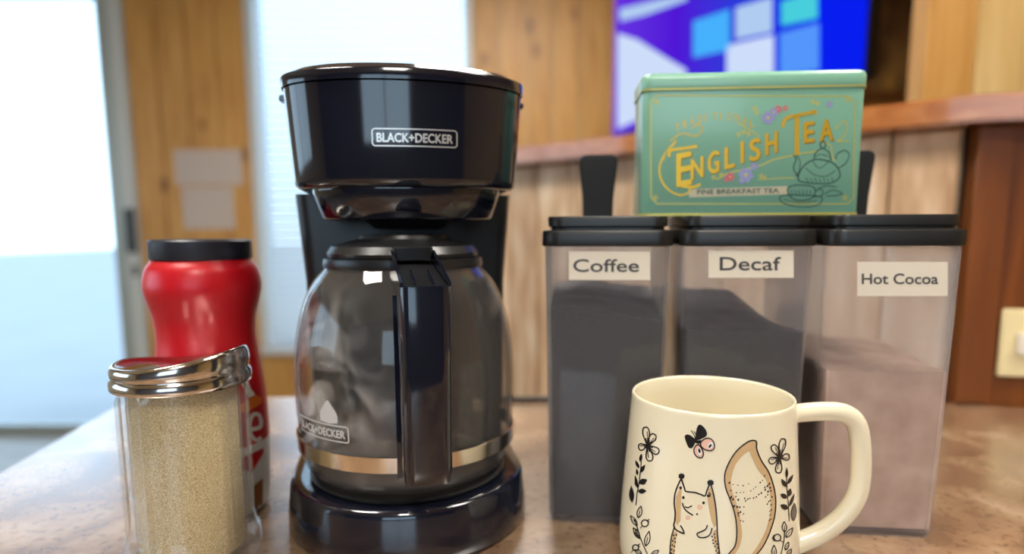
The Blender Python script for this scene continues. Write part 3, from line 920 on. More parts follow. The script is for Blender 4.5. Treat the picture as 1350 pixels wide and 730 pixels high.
def canister(idx, word, wbox, tbox, hfun, cm, label, cap, backpaper=None):
    org = RO + rd * (.0374 + .0878 * idx)
    t = thing('food_canister', label, 'canister', org, RA, 'clear canisters with black lids')
    W0, W1 = .0738, .0812
    mb = MB()
    outer = [(W0 - .004, .0005), (W0, .004), (W0 + .002, .05), (W1 - .002, .14), (W1, .187)]
    rings = [rrect(w, DEP - .002 + (w - W0) * .5, .009, z, 0, (DEP + (w - W0) * .5) / 2) for w, z in outer]
    inn = [rrect(w - .0028, DEP - .0048 + (w - W0) * .5, .008, max(z, .0025), 0, (DEP + (w - W0) * .5) / 2) for w, z in reversed(outer)]
    mb.loft(rings + inn, 'plastic', True, True)
    mb.build('clear_body', t, smooth=True, angle=60)
    # contents
    mb = MB(); nx, ny = 22, 24
    wf = lambda z: W0 + (W1 - W0) * z / .187 - .0066
    D0, D1 = .0042, DEP - .0045
    def P(u, v, z):
        ww = wf(z); return ((u - .5) * ww, D0 + (D1 - D0) * v, z)
    top = [[P(i / nx, j / ny, hfun(i / nx, j / ny)) for i in range(nx + 1)] for j in range(ny + 1)]
    vs = [p for r in top for p in r]; fs = [(j * (nx + 1) + i, j * (nx + 1) + i + 1, (j + 1) * (nx + 1) + i + 1, (j + 1) * (nx + 1) + i) for j in range(ny) for i in range(nx)]
    mb.add(vs, fs, cm)
    per = [(i, 0) for i in range(nx + 1)] + [(nx, j) for j in range(1, ny + 1)] + [(i, ny) for i in range(nx - 1, -1, -1)] + [(0, j) for j in range(ny - 1, 0, -1)]
    ra = [P(i / nx, j / ny, .0045) for i, j in per]; rb = [top[j][i] for i, j in per]
    mb.loft([ra, rb], cm, True, False)
    tag(mb.build('contents', t, smooth=True), cap)
    # lid
    cy = DEP / 2 + .001
    mb = MB()
    mb.loft([rrect(.0805, DEP + .001, .010, .1872, 0, cy), rrect(.0846, DEP + .005, .012, .1876, 0, cy), rrect(.0850, DEP + .0055, .012, .189, 0, cy), rrect(.0848, DEP + .0053, .012, .1962, 0, cy), rrect(.0834, DEP + .004, .011, .1975, 0, cy), rrect(.0735, DEP - .003, .010, .1980, 0, cy),
             rrect(.0730, DEP - .003, .010, .1992, 0, cy), rrect(.0768, DEP - .001, .010, .2003, 0, cy), rrect(.0774, DEP - .001, .010, .2052, 0, cy), rrect(.0766, DEP - .002, .010, .2065, 0, cy), rrect(.070, DEP - .008, .010, .2066, 0, cy)], 'lidblack')
    lid = mb.build('lid', t, smooth=True, angle=35)
    mb = MB()
    fy = .0955; fx = (-.0040, 0, .0085)[idx]
    segs = [(.0115, .2067), (.012, .222), (.0138, .240), (.0148, .249), (.0148, .2510), (.0138, .2536), (.0112, .2550)]
    mb.loft([rrect(w * 2, .0055, .0022, z, fx, fy) for w, z in segs], 'matte')
    if idx != 1: tag(mb.build('pour_flap', lid, smooth=True), 'black upright flap')
    # paper label and its word
    pm = plane_map(org, RA)
    mb = MB()
    a, b = pm(wbox[0], wbox[3], 0), pm(wbox[2], wbox[1], 0)
    c = pm(wbox[0], wbox[1], 0); d = pm(wbox[2], wbox[3], 0)
    yy = -.0004
    q = [(a[0], yy, a[2]), (d[0], yy, d[2]), (b[0], yy, b[2]), (c[0], yy, c[2])]
    mb.loft([[(x, yy + .0002, z) for x, y, z in q], [(x, yy, z) for x, y, z in q]], 'paper')
    pl = mb.build('paper_label', t)
    mb = MB()
    x0, x1, yb, capx = tbox
    word_px(mb, word, x0, x1, yb, capx, lambda x, y, o_: (lambda r_: (r_[0], yy - o_, r_[2]))(pm(x, y, 0)), 'pencil', .0001, bold=.35)
    tag(mb.build('lettering', pl), 'handwritten style word ' + word)
    if backpaper:
        mb = MB(); mb.box(*backpaper, 'paper'); mb.build('paper_label', t)
    return t

def hc(u, v):
    return .1475 + .0085 * v + .0025 * sin(u * 5) - .006 * u * (1 - v) + .0012 * noise.noise(Vector((u * 6, v * 6, 1)))
def hd(u, v):
    e = max(0, (abs(u - .33) - .30) / .4)
    return .1335 + .018 * v * max(0, 1 - e * e * 1.6) - .020 * v * max(0, u - .62) + .0012 * noise.noise(Vector((u * 6, v * 6, 4)))
def ho(u, v):
    return .1085 + .008 * v - .004 * u * v + .0022 * noise.noise(Vector((u * 7, v * 7, 9)))
canister(0, 'Coffee', (750, 331, 857, 369), (756, 842, 358, 17), hc, 'coffee', 'clear plastic canister labelled Coffee, leftmost, nearest the coffee maker', 'ground coffee filling most of it')
canister(1, 'Decaf', (934, 330, 1046, 366), (949, 1029, 356, 18), hd, 'coffee', 'clear plastic canister labelled Decaf, behind the mug', 'dark ground coffee heaped to the left')
canister(2, 'Hot Cocoa', (1130, 345, 1249, 390), (1136, 1236, 374, 14), ho, 'cocoa', 'clear plastic canister labelled Hot Cocoa, rightmost', 'pinkish brown cocoa powder')

# ================================================================== TEA TIN
TO = Vector((.0878, .4400, .2070)); TAg = radians(-4.3)
tin = thing('tea_tin', 'mint green tea tin with gold lettering standing on the canister lids', 'tin', TO, TAg)
TW, TD, TH = .1440, .050, .0935
mb = MB()
mb.loft([rrect(TW - .001, TD - .001, .006, .0000, TW / 2, TD / 2), rrect(TW, TD, .0065, .0008, TW / 2, TD / 2), rrect(TW, TD, .0065, .0815, TW / 2, TD / 2)], 'tin'); mb.build('tin_body', tin, smooth=True, angle=50)
mb = MB()
mb.loft([rrect(TW + .001, TD + .001, .007, .0817, TW / 2, TD / 2), rrect(TW + .0016, TD + .0016, .007, .0822, TW / 2, TD / 2), rrect(TW + .0016, TD + .0016, .007, .0900, TW / 2, TD / 2), rrect(TW + .0002, TD + .0002, .007, .0925, TW / 2, TD / 2), rrect(TW - .004, TD - .004, .006, .0935, TW / 2, TD / 2)], 'tin'); mb.build('tin_lid', tin, smooth=True, angle=50)
mb = MB()
mb.loft([rrect(TW + .0009, TD + .0009, .007, .0001, TW / 2, TD / 2), rrect(TW + .0009, TD + .0009, .007, .0018, TW / 2, TD / 2)], 'goldpale', False, False); mb.build('gold_rim', tin, smooth=True)
mb = MB()
mb.loft([rrect(TW + .0020, TD + .0020, .007, .0824, TW / 2, TD / 2), rrect(TW + .0020, TD + .0020, .007, .0834, TW / 2, TD / 2)], 'goldpale', False, False); mb.build('gold_rim', tin, smooth=True)
pm = plane_map(TO, TAg)
def tm(x, y, off):            # print coordinates measured on the face of the tin
    return pm(830 + x / 3.319, 80 + y / 3.319, off)
g = MB()
def frame_px(mb, x0, y0, x1, y1, w, m, r=26, off=.00015, notch=True):
    pts = [(x0 + r, y0), (x1 - r, y0 + 4), (x1 - r + 6, y0 + r * .6), (x1, y0 + r), (x1 - 8, y1 - r), (x1 - r, y1 - 6), (x1 - r - 4, y1), (x0 + r, y1), (x0 + r * .6, y1 - r * .5), (x0 + 2, y1 - r), (x0, y0 + r), (x0 + r * .5, y0 + r * .6), (x0 + r, y0)]
    stroke(mb, pts, w, tm, m, off, smooth=False)
frame_px(g, 92, 152, 986, 626, 5, 'goldpale')
for cx_, cy_ in ((118, 180), (955, 170), (112, 600), (942, 600)):
    for a in range(5):
        stroke(g, [(cx_, cy_), (cx_ + 16 * cos(a * 1.25), cy_ + 16 * sin(a * 1.25))], 4, tm, 'goldpale', .0002, smooth=False)
# oval scroll round the words
stroke(g, [(205, 350), (160, 400), (132, 460), (138, 520), (175, 568), (225, 588), (262, 572), (256, 548), (236, 552)], 8, tm, 'gold', .0002)
stroke(g, [(178, 352), (230, 318), (290, 330), (318, 300), (300, 280), (272, 296)], 5, tm, 'gold', .0002)
stroke(g, [(150, 440), (162, 400), (196, 368)], 4, tm, 'goldpale', .0002)
stroke(g, [(470, 270), (520, 300), (566, 330)], 6, tm, 'goldpale', .0002)
stroke(g, [(380, 520), (440, 490), (560, 462), (640, 430), (760, 405), (830, 396)], 6, tm, 'goldpale', .0002)
stroke(g, [(560, 520), (700, 512), (720, 516)], 4, tm, 'goldpale', .0002)
stroke(g, [(900, 300), (940, 262), (950, 300), (930, 340), (905, 352), (960, 352)], 5, tm, 'goldpale', .0002)
stroke(g, [(846, 360), (880, 372), (886, 420), (900, 440)], 5, tm, 'goldpale', .0002)
for x, y in ((478, 322), (500, 312), (520, 320), (545, 208), (800, 180), (822, 186), (576, 505), (590, 512), (368, 510), (555, 226), (400, 500)):
    for a in range(4): fill(g, leafpoly(x, y, 14, 7, a * pi / 2 + .4), tm, 'goldpale', .0002, 2, 12)
tag(g.build('gold_scroll_print', tin), 'fine gold border and scroll print')
# lettering with dark edge then bright gold
g = MB()
def letter(ch, cx, yb, w, h, rise=0.0, bold=3.0):
    for dx_, dy_, m_, o_, bb in ((3.5, 3.5, 'golddark', .00022, bold), (0, 0, 'gold', .0003, bold)):
        for k, (a, b) in enumerate(((0, 0), (bb, 0), (-bb, 0), (0, bb), (0, -bb), (bb * .7, bb * .7), (-bb * .7, -bb * .7))):
            text(g, ch, lambda u, v: tm(cx - w / 2 + w * u + a + dx_, yb - h * v + b + dy_ + rise * (u - .5) * w, o_ + k * 2e-6), m_)
letter('E', 238, 545, 62, 150, -.20)
stroke(g, [(172, 420), (176, 396), (200, 388), (250, 382), (296, 374)], 13, tm, 'gold', .00032)
stroke(g, [(208, 528), (230, 548), (280, 552), (310, 540)], 12, tm, 'gold', .00032)
for ch, x, yb, w in (('N', 295, 512, 50), ('G', 367, 490, 46), ('L', 437, 468, 40), ('I', 492, 446, 9), ('S', 548, 434, 44), ('H', 620, 405, 48)):
    letter(ch, x, yb, w, 96 - (6 if ch == 'N' else 0), -.28)
stroke(g, [(670, 292), (676, 262), (700, 246), (740, 238), (780, 230), (812, 222), (806, 234)], 15, tm, 'gold', .00032)
stroke(g, [(731, 236), (731, 300), (731, 412)], 20, tm, 'gold', .00032, smooth=False)
letter('E', 784, 356, 42, 92, -.14); letter('A', 860, 350, 56, 96, -.12)
tag(g.build('gold_lettering', tin), 'large gold words ENGLISH TEA')
g = MB()
for i, ch in enumerate('TRADITIONAL'):
    a = -1 + 2 * i / 10
    cx_ = 200 + 325 * i / 10; yb = 262 + 34 * a * a - 14 * a + (i > 8) * 8
    text(g, ch, lambda u, v: tm(cx_ + (20 if ch != 'I' else 5) * u, yb - 36 * v, .0002), 'gold')
tag(g.build('small_lettering', tin), 'small gold arched word TRADITIONAL')
g = MB()
fill(g, [(255, 562), (690, 548), (690, 584), (262, 598)], tm, 'banner', .00018, 3, 40)
word_px(g, 'FINE BREAKFAST TEA', 296, 652, 584, 20, tm, 'tline', .00024, .8, -.02)
tag(g.build('banner_print', tin), 'pale banner reading FINE BREAKFAST TEA')
g = MB()
for gi, (x, y, R__, m_) in enumerate(((605, 250, 26, 'lilac'), (630, 225, 18, 'lilac'), (650, 212, 15, 'rose'), (682, 208, 11, 'rose'), (508, 500, 30, 'lilac'), (545, 462, 16, 'lilac'), (490, 524, 14, 'lilac'), (440, 508, 18, 'rose'), (420, 520, 10, 'rose'), (874, 192, 13, 'lilac'))):
    if gi in (4, 9): tag(g.build('flower_print', tin), 'lilac and rose flowers'); g = MB()
    for a in range(6): fill(g, leafpoly(x, y, R__ * 1.25, R__ * .9, a * pi / 3 + .2), tm, m_, .0003 + a * 2e-6, 2, 16)
    fill(g, disc(x, y, R__ * .28), tm, 'goldpale', .00034, 2, 12)
tag(g.build('flower_print', tin), 'lilac and rose flowers')
g = MB()
def ln(p, w=4.5, c=False): stroke(g, p, w, tm, 'tline', .00036, closed=c, k=5)
ln([(746, 528), (800, 536), (880, 535), (920, 505), (905, 462), (870, 440), (815, 432), (770, 452), (742, 490), (738, 515)], 5, True)     # pot
ln([(738, 510), (716, 470), (728, 430), (716, 412)], 5); ln([(728, 505), (742, 480), (745, 440), (730, 412)], 3.5)                   # spout
ln([(912, 470), (944, 450), (960, 410), (938, 392), (906, 410), (902, 432)], 4)                                                       # handle
ln([(806, 432), (812, 405), (842, 384), (872, 402), (880, 438)], 4.5); ln([(842, 384), (832, 366), (846, 352), (858, 368), (848, 384)], 5)
ln([(800, 440), (830, 470), (872, 440)], 3); ln([(770, 470), (810, 500), (860, 505), (900, 480)], 3); ln([(812, 420), (836, 410), (870, 420)], 3)
ln([(690, 562), (720, 545), (790, 548), (812, 566), (798, 600), (748, 612), (706, 598)], 5, True)                                      # cup
ln([(655, 600), (680, 626), (750, 640), (822, 632), (842, 606), (820, 592), (690, 588)], 4.5, True); ln([(672, 604), (740, 622), (820, 612)], 3)
ln([(812, 570), (840, 562), (842, 588), (806, 596)], 4); ln([(850, 584), (890, 566), (930, 582), (900, 590), (860, 592)], 4); ln([(820, 560), (860, 548), (905, 552)], 4)
for i in range(7): ln([(770 + i * 19, 512 + (i % 2) * 4), (782 + i * 18, 530)], 3)
for i in range(6): ln([(706 + i * 17, 566), (714 + i * 15, 592)], 3)
tag(g.build('teapot_print', tin), 'dark line drawing of teapot and cup')

# ================================================================== RED JAR
JC = Vector((-.2142, .4425, 0))
JS = .965
jar = thing('creamer_jar', 'red waisted plastic jar with black screw cap behind the sugar shaker', 'jar', JC)
JP = [(.0330, 0), (.0365, .004), (.0380, .020), (.0390, .045), (.0386, .070), (.0370, .092), (.0348, .110), (.0332, .125), (.0340, .138), (.0365, .148), (.0387, .157), (.0388, .164), (.0368, .1725), (.0335, .1775), (.0325, .1790)]
jp = [(p[0] * JS, p[1]) for p in spline(JP, 4)]
def jar_r(z):
    for i in range(len(jp) - 1):
        if jp[i][1] <= z <= jp[i + 1][1]:
            u = (z - jp[i][1]) / (jp[i + 1][1] - jp[i][1] + 1e-9); return jp[i][0] + (jp[i + 1][0] - jp[i][0]) * u
    return jp[-1][0]
mb = MB(); lo = [p for p in jp if p[1] < .0486]; hi = [p for p in jp if p[1] >= .0486]
mb.lathe(lo + [hi[0]], 'white', 72, True); mb.lathe(hi, 'red', 72, False, True); mb.build('jar_body', jar, smooth=True)
mb = MB(); mb.lathe([(.030, .1791), (.0322, .1793), (.0326, .1805), (.0326, .1912), (.0314, .1925), (.027, .1927)], 'capblack', 72, True, True); mb.build('screw_cap', jar, smooth=True)
def surf_map(center, rfun, z0, z1):
    c = Vector((0, 0, HC)); ctr = Vector((center[0], center[1], 0))
    def f(px, py, off):
        d = ray(px, py).normalized()
        def g_(t_):
            q = c + d * t_ - ctr
            return sqrt(q.x ** 2 + q.y ** 2) - rfun(min(max(q.z, z0), z1))
        t0 = (sqrt(ctr.x ** 2 + ctr.y ** 2)) * .60
        hit = None; best = (9, t0); t_ = t0
        while t_ < t0 * 2.2:
            v = g_(t_)
            if v < best[0]: best = (v, t_)
            if v <= 0: hit = t_; break
            t_ += .0015
        if hit is None: hit = best[1]
        else:
            a, b = hit - .0015, hit
            for _ in range(14):
                m_ = (a + b) / 2
                if g_(m_) <= 0: b = m_
                else: a = m_
            hit = b
        q = c + d * hit - ctr
        rr_ = sqrt(q.x ** 2 + q.y ** 2); R__ = rfun(min(max(q.z, z0), z1)) + off
        return (q.x / rr_ * R__, q.y / rr_ * R__, q.z)
    return f
jm = surf_map(JC, jar_r, 0, .179)
g = MB()
fill(g, [(316, 490), (322, 488), (330, 512), (336, 520), (328, 524), (318, 506)], jm, 'white', .0003, 2, 6)
fill(g, [(316, 534), (336, 520), (345, 524), (344, 532), (330, 540), (318, 544)], jm, 'orange', .0003, 2, 6)
stroke(g, [(330, 566), (343, 562), (342, 548), (334, 546), (329, 556), (330, 572), (338, 580), (344, 576)], 5, jm, 'white', .0003)
fill(g, [(318, 604), (347, 590), (347, 597), (332, 622), (318, 620)], jm, 'red', .0003, 2, 6)
fill(g, [(334, 640), (346, 630), (346, 662), (342, 682), (334, 682)], jm, 'brown', .0003, 2, 6)
tag(g.build('label_print', jar), 'white and orange lettering')

# ================================================================== SUGAR SHAKER
SC = Vector((-.1940, .3677, 0))
sh = thing('sugar_shaker', 'fluted glass shaker of brown sugar with a steel lid', 'sugar shaker', SC)
def flute(r, z, amt, n=120):
    out = []
    for j in range(n):
        a = 2 * pi * j / n
        k = (a * 10 / (2 * pi)) % 1.0
        poly = cos(pi / 10) / cos((k - .5) * 2 * pi / 10)
        rib = math.exp(-((min(k, 1 - k)) / .10) ** 2) * .050
        out.append((r * (1 - amt + amt * (poly + rib)) * cos(a + .15), r * (1 - amt + amt * (poly + rib)) * sin(a + .15), z))
    return out
mb = MB()
G = [(.0300, .0, 0), (.0362, .002, 0), (.0384, .008, 0), (.0378, .016, .1), (.0352, .022, .6), (.0345, .028, 1), (.0346, .104, 1), (.0338, .109, .6), (.0325, .112, 0), (.0325, .1150, 0)]
GI = [(.0302, .1150, 0), (.0302, .110, 0), (.0303, .100, .5), (.0303, .016, .5), (.0285, .0065, 0), (.0200, .0050, 0)]
mb.loft([flute(r, z, a) for r, z, a in G + GI], 'sglass', True, True)
mb.build('glass_body', sh, smooth=True, angle=50)
mb = MB(); mb.loft([flute(.0250, .0060, 0), flute(.0280, .0085, 0), flute(.0290, .016, .4), flute(.0290, .100, .4), flute(.0292, .110, 0), flute(.0292, .1115, 0)], 'sugar'); tag(mb.build('sugar_fill', sh, smooth=True), 'golden brown sugar crystals')
mb = MB()
n = 96
def ringz(r, z, sad=0.0):
    out = []
    for j in range(n):
        a = 2 * pi * j / n
        dz = sad * (.0040 * cos(a) - .0062 * max(0, sin(a)) ** 1.5 + .0012 * cos(2 * a))
        out.append((r * cos(a), r * sin(a), z + dz))
    return out
mb.loft([ringz(.0352, .1118), ringz(.0364, .1110), ringz(.0376, .1114), ringz(.0379, .1136), ringz(.0376, .1164, .1), ringz(.0367, .1178, .15), ringz(.0362, .1186, .2), ringz(.0368, .1194, .3), ringz(.0371, .1228, .5), ringz(.0366, .1256, .8), ringz(.0358, .1272, 1), ringz(.0347, .1278, 1), ringz(.0336, .1268, .95),
         ringz(.0300, .1236, .7), ringz(.0240, .1218, .4), ringz(.0150, .1212, .1), ringz(.0040, .1212, 0)], 'chrome', True, True)
mb.build('steel_lid', sh, smooth=True, angle=80, loc=(0, 0, -.0012))

# ================================================================== MUG
MC = Vector((.1130, .3527, 0))
mug = thing('coffee_mug', 'cream ceramic mug printed with a squirrel, flowers and butterfly', 'mug', MC)
MP = [(.0400, 0), (.0462, .0022), (.0498, .0085), (.0507, .018), (.0504, .030), (.0493, .048), (.0480, .066), (.0466, .084), (.0455, .097), (.0451, .1025)]
mp = [(p[0] * .985, p[1] * 1.013) for p in spline(MP, 4)]
def mug_r(z):
    for i in range(len(mp) - 1):
        if mp[i][1] <= z <= mp[i + 1][1]:
            u = (z - mp[i][1]) / (mp[i + 1][1] - mp[i][1] + 1e-9); return mp[i][0] + (mp[i + 1][0] - mp[i][0]) * u
    return mp[-1][0]
mb = MB()
mb.lathe([(.001, 0)] + mp + [(q_[0] * .985, q_[1] * 1.013) for q_ in ((.0450, .1038), (.0446, .1045), (.0440, .1047), (.0433, .1043), (.0430, .1032), (.0432, .095), (.0444, .080), (.0468, .045), (.0475, .018), (.0440, .009), (.0300, .0065), (.001, .006))], 'ceramic', 128)
mb.build('cup', mug, smooth=True, angle=180)
hp_ = [(1045, 546), (1056, 544), (1088, 542), (1113, 545), (1129, 559), (1134.5, 590), (1134, 630), (1127, 658), (1108, 683), (1081, 703), (1056, 714), (1048, 716)]
P3 = []
for x, y in hp_:
    q = at_y(x, y, MC.y - .004) - MC; P3.append((q.x, q.y, q.z))
P3 = [tuple(p) for p in spline(P3, 6)]
nn = len(P3)
mb = MB(); mb.tube(P3, [.0053 + .0010 * i / nn for i in range(nn)], 'ceramic', 24, ry=[.0043 + .0011 * (i / (nn - 1)) + .0008 * math.exp(-(i / 5.) ** 2) for i in range(nn)], up=(0, -1, 0))
mb.build('handle', mug, smooth=True, angle=180)
mz = surf_map(MC, mug_r, 0, .1037)
def A7(x, y): return (820 + x / 3.838, 540 + y / 3.838)
def A8(x, y): return (940 + x / 4.292, 560 + y / 4.292)
INK = .00022
def st(mb, pts, w, conv, m='ink', off=INK, closed=False, smooth=True, taper=False, k=5):
    w *= 1.25
    stroke(mb, [conv(*p) for p in pts], w / (3.838 if conv is A7 else 4.292), mz, m, off, closed, smooth, k, taper)
def fl(mb, pts, conv, m='ink', off=.00016, step=1.0):
    fill(mb, [conv(*p) for p in pts], mz, m, off, step, 4)
def smoothc(pts, k=4): return [tuple(p) for p in spline(pts, k, True)]

# squirrel
g = MB()
fl(g, [(292, 400), (303, 398), (300, 430), (298, 500), (296, 560), (280, 585), (270, 560), (272, 500), (274, 440)], A7, 'tan', .00012)
fl(g, [(438, 400), (450, 392), (464, 430), (474, 490), (478, 580), (466, 596), (452, 560), (440, 500), (432, 450)], A7, 'tan', .00012)
fl(g, [(262, 615), (282, 622), (272, 660), (266, 720), (250, 735), (248, 690)], A7, 'tan', .00012)
fl(g, [(462, 612), (480, 604), (486, 680), (492, 735), (478, 735), (466, 680)], A7, 'tan', .00012)
st(g, [(300, 348), (286, 376), (270, 420), (265, 470), (270, 520), (268, 560), (263, 585), (274, 606), (296, 618), (314, 624), (306, 600), (296, 584)], 6, A7)
st(g, [(268, 588), (254, 630), (246, 680), (243, 735), (240, 800)], 5, A7)
st(g, [(302, 350), (308, 370), (316, 392), (322, 410), (336, 414), (370, 418), (400, 428), (420, 434), (430, 408), (438, 388), (446, 370), (454, 392), (464, 430), (474, 490), (480, 560), (482, 620), (488, 680), (494, 735), (500, 800)], 6, A7, smooth=True)
st(g, [(432, 582), (424, 602), (404, 614), (380, 626), (392, 644), (424, 644), (446, 628), (456, 596)], 5.5, A7)
st(g, [(438, 420), (446, 424), (444, 440)], 5, A7)
for x, y, r_ in ((302, 335, 14), (448, 368, 15)):
    fl(g, [(x + r_ * (1 + .22 * (j % 2)) * cos(j * pi / 8), y + r_ * (1 + .22 * (j % 2)) * sin(j * pi / 8)) for j in range(16)], A7, 'ink', .00026, .4)
for x, y, r_ in ((311, 443, 7), (413, 470, 7), (380, 527, 4.5), (297, 394, 7), (436, 434, 7)): fl(g, disc(x, y, r_, r_ * 1.15), A7, 'ink', .0002, .8)
fl(g, disc(393, 492, 14), A7, 'pink', .00014); fl(g, disc(333, 545, 12), A7, 'pink', .00014)
st(g, [(306, 470), (312, 490), (324, 508), (342, 522), (360, 533)], 5.5, A7); st(g, [(318, 488), (334, 494), (354, 484)], 5, A7)
for x, y in ((276, 632), (262, 634), (268, 650), (258, 662), (270, 668), (256, 684), (266, 690), (252, 706), (264, 712), (250, 724), (262, 728),
             (466, 628), (456, 640), (470, 646), (460, 658), (474, 664), (480, 678), (462, 674), (470, 690), (484, 698), (476, 712), (486, 722)):
    fl(g, disc(x, y, 4.2, 5.2), A7, 'ink', .0002, .7)
tag(g.build('squirrel_print', mug), 'black outline squirrel with tan sides')
# tail
g = MB()
tail = [(75, 745), (100, 715), (125, 680), (134, 620), (132, 560), (120, 490), (96, 420), (72, 355), (66, 285), (86, 220), (130, 150), (190, 98), (228, 86), (246, 98), (246, 135), (272, 200), (312, 262), (340, 340), (353, 420), (348, 510), (322, 600), (285, 680), (245, 732), (215, 765)]
inn = [(112, 745), (134, 715), (152, 680), (164, 620), (158, 560), (146, 490), (124, 420), (104, 355), (104, 300), (124, 230), (160, 180), (196, 150), (206, 150), (214, 168), (228, 200), (262, 262), (300, 310), (320, 380), (326, 430), (322, 500), (300, 590), (262, 668), (224, 722), (190, 762)]
T_ = [tuple(p) for p in spline(tail, 4)]; I_ = [tuple(p) for p in spline(inn, 4)]
vs = []
for a, b in zip(T_, I_):
    vs.append(mz(*A8(*a), .00012)); vs.append(mz(*A8((a[0] + b[0]) / 2, (a[1] + b[1]) / 2), .00013)); vs.append(mz(*A8(*b), .00012))
g.add(vs, [q for i in range(len(T_) - 1) for q in ((3 * i, 3 * i + 3, 3 * i + 4, 3 * i + 1), (3 * i + 1, 3 * i + 4, 3 * i + 5, 3 * i + 2))], 'tan')
st(g, tail, 6, A8)
random.seed(2)
for x, y, w_, h_ in ([(92, 326, 5, 8), (112, 336, 4, 4), (140, 340, 4, 4), (170, 342, 5, 4), (200, 332, 6, 3), (240, 350, 4, 4), (266, 324, 5, 5), (278, 312, 4, 4), (290, 286, 4, 5), (228, 360, 4, 3), (212, 372, 4, 4), (132, 382, 5, 4), (154, 382, 4, 3), (172, 380, 4, 3), (100, 370, 5, 5)]
                     + [(178, 414, 4, 6), (184, 428, 4, 7), (196, 418, 4, 6), (208, 414, 4, 5), (228, 412, 4, 6), (244, 406, 4, 6), (258, 392, 4, 7), (272, 384, 5, 7), (292, 352, 4, 7), (306, 344, 5, 8), (318, 332, 5, 9), (294, 366, 5, 7), (322, 354, 5, 9), (310, 376, 5, 8), (326, 372, 4, 8), (296, 406, 4, 5), (308, 394, 4, 5)]
                     + [(102, 408, 6, 11), (112, 420, 5, 9), (128, 404, 4, 6), (142, 422, 5, 8), (118, 458, 7, 8), (136, 462, 6, 8), (150, 464, 5, 7), (174, 462, 4, 5), (142, 498, 5, 9), (154, 492, 5, 8), (172, 502, 4, 5), (156, 540, 4, 5), (170, 544, 4, 5), (144, 512, 4, 6)]
                     + [(314, 432, 4, 6), (322, 426, 4, 6), (306, 446, 4, 6), (328, 450, 4, 6), (328, 480, 4, 6), (318, 486, 3, 4), (322, 508, 4, 5), (318, 538, 5, 4), (326, 532, 4, 5), (332, 406, 4, 6)]):
    fl(g, disc(x, y, w_ * 1.0, h_ * .95, .3, 8), A8, 'ink', .0002, .8)
tag(g.build('tail_print', mug), 'bushy tan edged tail with dotted bands')
# flowers
def flower(g, conv, c, tips, w, lw):
    for tx, ty in tips:
        dx_, dy_ = tx - c[0], ty - c[1]; L_ = math.hypot(dx_, dy_); a = math.atan2(dy_, dx_)
        pts = [(0.02, 0), (.35, .30), (.72, .50), (.96, .32), (1.0, 0), (.96, -.32), (.72, -.50), (.35, -.30)]
        st(g, [(c[0] + u * L_ * cos(a) - v * w * sin(a), c[1] + u * L_ * sin(a) + v * w * cos(a)) for u, v in pts], lw, conv, closed=True)
        st(g, [(c[0] + u * L_ * cos(a) - v * w * sin(a), c[1] + u * L_ * sin(a) + v * w * cos(a)) for u, v in ((0, 0), (.4, .12), (.78, .18))], lw * .6, conv)
        for v in (-.16, .16): st(g, [c, (c[0] + .42 * L_ * cos(a) - v * w * sin(a), c[1] + .42 * L_ * sin(a) + v * w * cos(a))], lw * .9, conv, smooth=False)
    fl(g, disc(c[0], c[1], w * .30), conv, 'ink', .00024, .8)
g = MB(); flower(g, A7, (131, 181), ((120, 88), (166, 124), (186, 216), (144, 258), (86, 190)), 34, 5)
tag(g.build('flower_print', mug), 'black five petal flower on the left')
g = MB(); flower(g, A8, (376, 184), ((397, 78), (430, 178), (368, 270), (316, 208), (336, 114)), 36, 5.5)
tag(g.build('flower_print', mug), 'black five petal flower on the right')
# leaf stems
g = MB()
st(g, [(72, 482), (78, 420), (86, 380), (92, 330), (98, 280), (96, 226)], 3.5, A7)
for x, y, L_, w_, a in ((92, 262, 42, 16, -1.35), (88, 296, 46, 16, -2.0), (94, 318, 48, 20, -1.05), (88, 372, 46, 30, -.45), (84, 396, 44, 17, -2.0), (82, 412, 44, 26, -.05), (78, 388, 60, 15, -1.75), (80, 330, 34, 14, -1.7)):
    fl(g, leafpoly(x, y, L_, w_, a), A7, 'ink', .0002, .8)
fl(g, leafpoly(52, 470, 88, 26, -1.62), A7, 'ink', .0002, .8)
st(g, [(64, 552), (80, 600), (92, 640), (112, 690), (132, 735), (150, 790)], 4, A7)
for x, y, L_, w_, a in ((78, 585, 60, 20, -2.15), (84, 545, 60, 24, -1.35), (90, 650, 62, 22, -2.1), (122, 688, 76, 26, -1.35), (84, 640, 40, 18, -1.9), (100, 728, 40, 20, -2.6), (150, 735, 44, 20, -.6)):
    st(g, leafpoly(x, y, L_, w_, a, 6), 4, A7, closed=True); st(g, [(x, y), (x + L_ * .6 * cos(a), y + L_ * .6 * sin(a))], 3, A7, smooth=False)
for x, y, r_ in ((117, 573, 17), (70, 697, 15)):
    st(g, disc(x, y, r_), 5, A7, closed=True); st(g, [(x + 14, y - 14), (x + 22, y - 20)], 4, A7, smooth=False); st(g, [(x - 12, y + 12), (x - 24, y + 26)], 3, A7, smooth=False)
    st(g, [(x + 12, y - 16), (x + 18, y - 6), (x + 24, y - 8)], 3, A7, smooth=False)
tag(g.build('leaf_print', mug), 'black leafy sprigs on the left')
g = MB()
st(g, [(430, 545), (428, 500), (424, 440), (418, 380), (415, 300), (414, 250)], 3.5, A8)
for x, y, L_, w_, a in ((415, 300, 62, 17, -1.55), (420, 335, 66, 20, -1.05), (414, 352, 56, 24, -2.1), (424, 405, 50, 28, -1.3), (418, 414, 48, 28, -2.55), (424, 474, 52, 30, -2.65), (430, 462, 84, 18, -1.2)):
    fl(g, leafpoly(x, y, L_, w_, a), A8, 'ink', .0002, .8)
fl(g, leafpoly(452, 540, 98, 30, -1.5), A8, 'greyprint', .0002, .8)
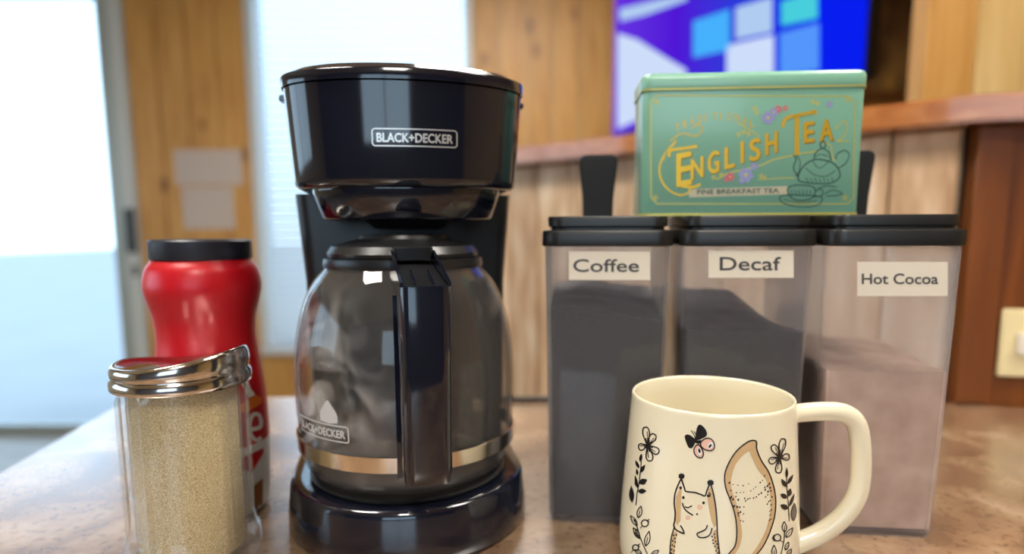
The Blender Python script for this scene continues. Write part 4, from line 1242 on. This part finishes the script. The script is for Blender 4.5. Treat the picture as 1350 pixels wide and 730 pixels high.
st(g, leafpoly(452, 540, 98, 30, -1.5, 6), 4, A8, closed=True)
st(g, [(376, 760), (390, 700), (400, 650), (404, 600)], 4, A8)
for x, y, L_, w_, a in ((404, 604, 58, 26, -1.62), (412, 634, 64, 26, -.95), (345, 745, 66, 26, -1.6), (408, 706, 48, 20, -1.2), (420, 735, 40, 22, -1.0)):
    st(g, leafpoly(x, y, L_, w_, a, 6), 4.5, A8, closed=True); st(g, [(x, y), (x + L_ * .6 * cos(a), y + L_ * .6 * sin(a))], 3, A8, smooth=False)
st(g, disc(363, 636, 19), 5.5, A8, closed=True); st(g, [(346, 620), (336, 640), (350, 656)], 5, A8); st(g, [(376, 650), (398, 664)], 3.5, A8, smooth=False)
tag(g.build('leaf_print', mug), 'black leafy sprigs on the right')
# butterfly
g = MB()
fl(g, smoothc([(372, 160), (362, 140), (336, 124), (318, 132), (324, 160), (338, 190), (356, 192)]), A7, 'ink', .0002)
fl(g, smoothc([(376, 152), (374, 118), (384, 80), (402, 76), (424, 100), (430, 126), (412, 142)]), A7, 'ink', .0002)
w1 = smoothc([(374, 182), (364, 206), (376, 234), (402, 242), (412, 224), (406, 200), (388, 176)]); w2 = smoothc([(398, 166), (406, 190), (436, 206), (464, 198), (466, 168), (448, 146), (420, 146)])
fl(g, w1, A7, 'pink', .00014); fl(g, w2, A7, 'pink', .00014)
st(g, w1[::3], 5, A7, closed=True); st(g, w2[::3], 5, A7, closed=True)
fl(g, disc(392, 210, 10, 20, -.2), A7, 'white', .0002); fl(g, disc(392, 206, 6, 13, -.2), A7, 'ink', .00026); fl(g, disc(448, 180, 12, 18, .5), A7, 'white', .0002); fl(g, disc(446, 182, 6, 12, .6), A7, 'ink', .00026)
st(g, [(362, 150), (382, 162), (402, 160)], 13, A7, 'ink', .00028)
st(g, [(372, 150), (366, 128), (350, 104)], 3.5, A7, 'ink', .0002); st(g, [(376, 148), (374, 124), (364, 108)], 3.5, A7, 'ink', .0002)
tag(g.build('butterfly_print', mug), 'black and pink butterfly')
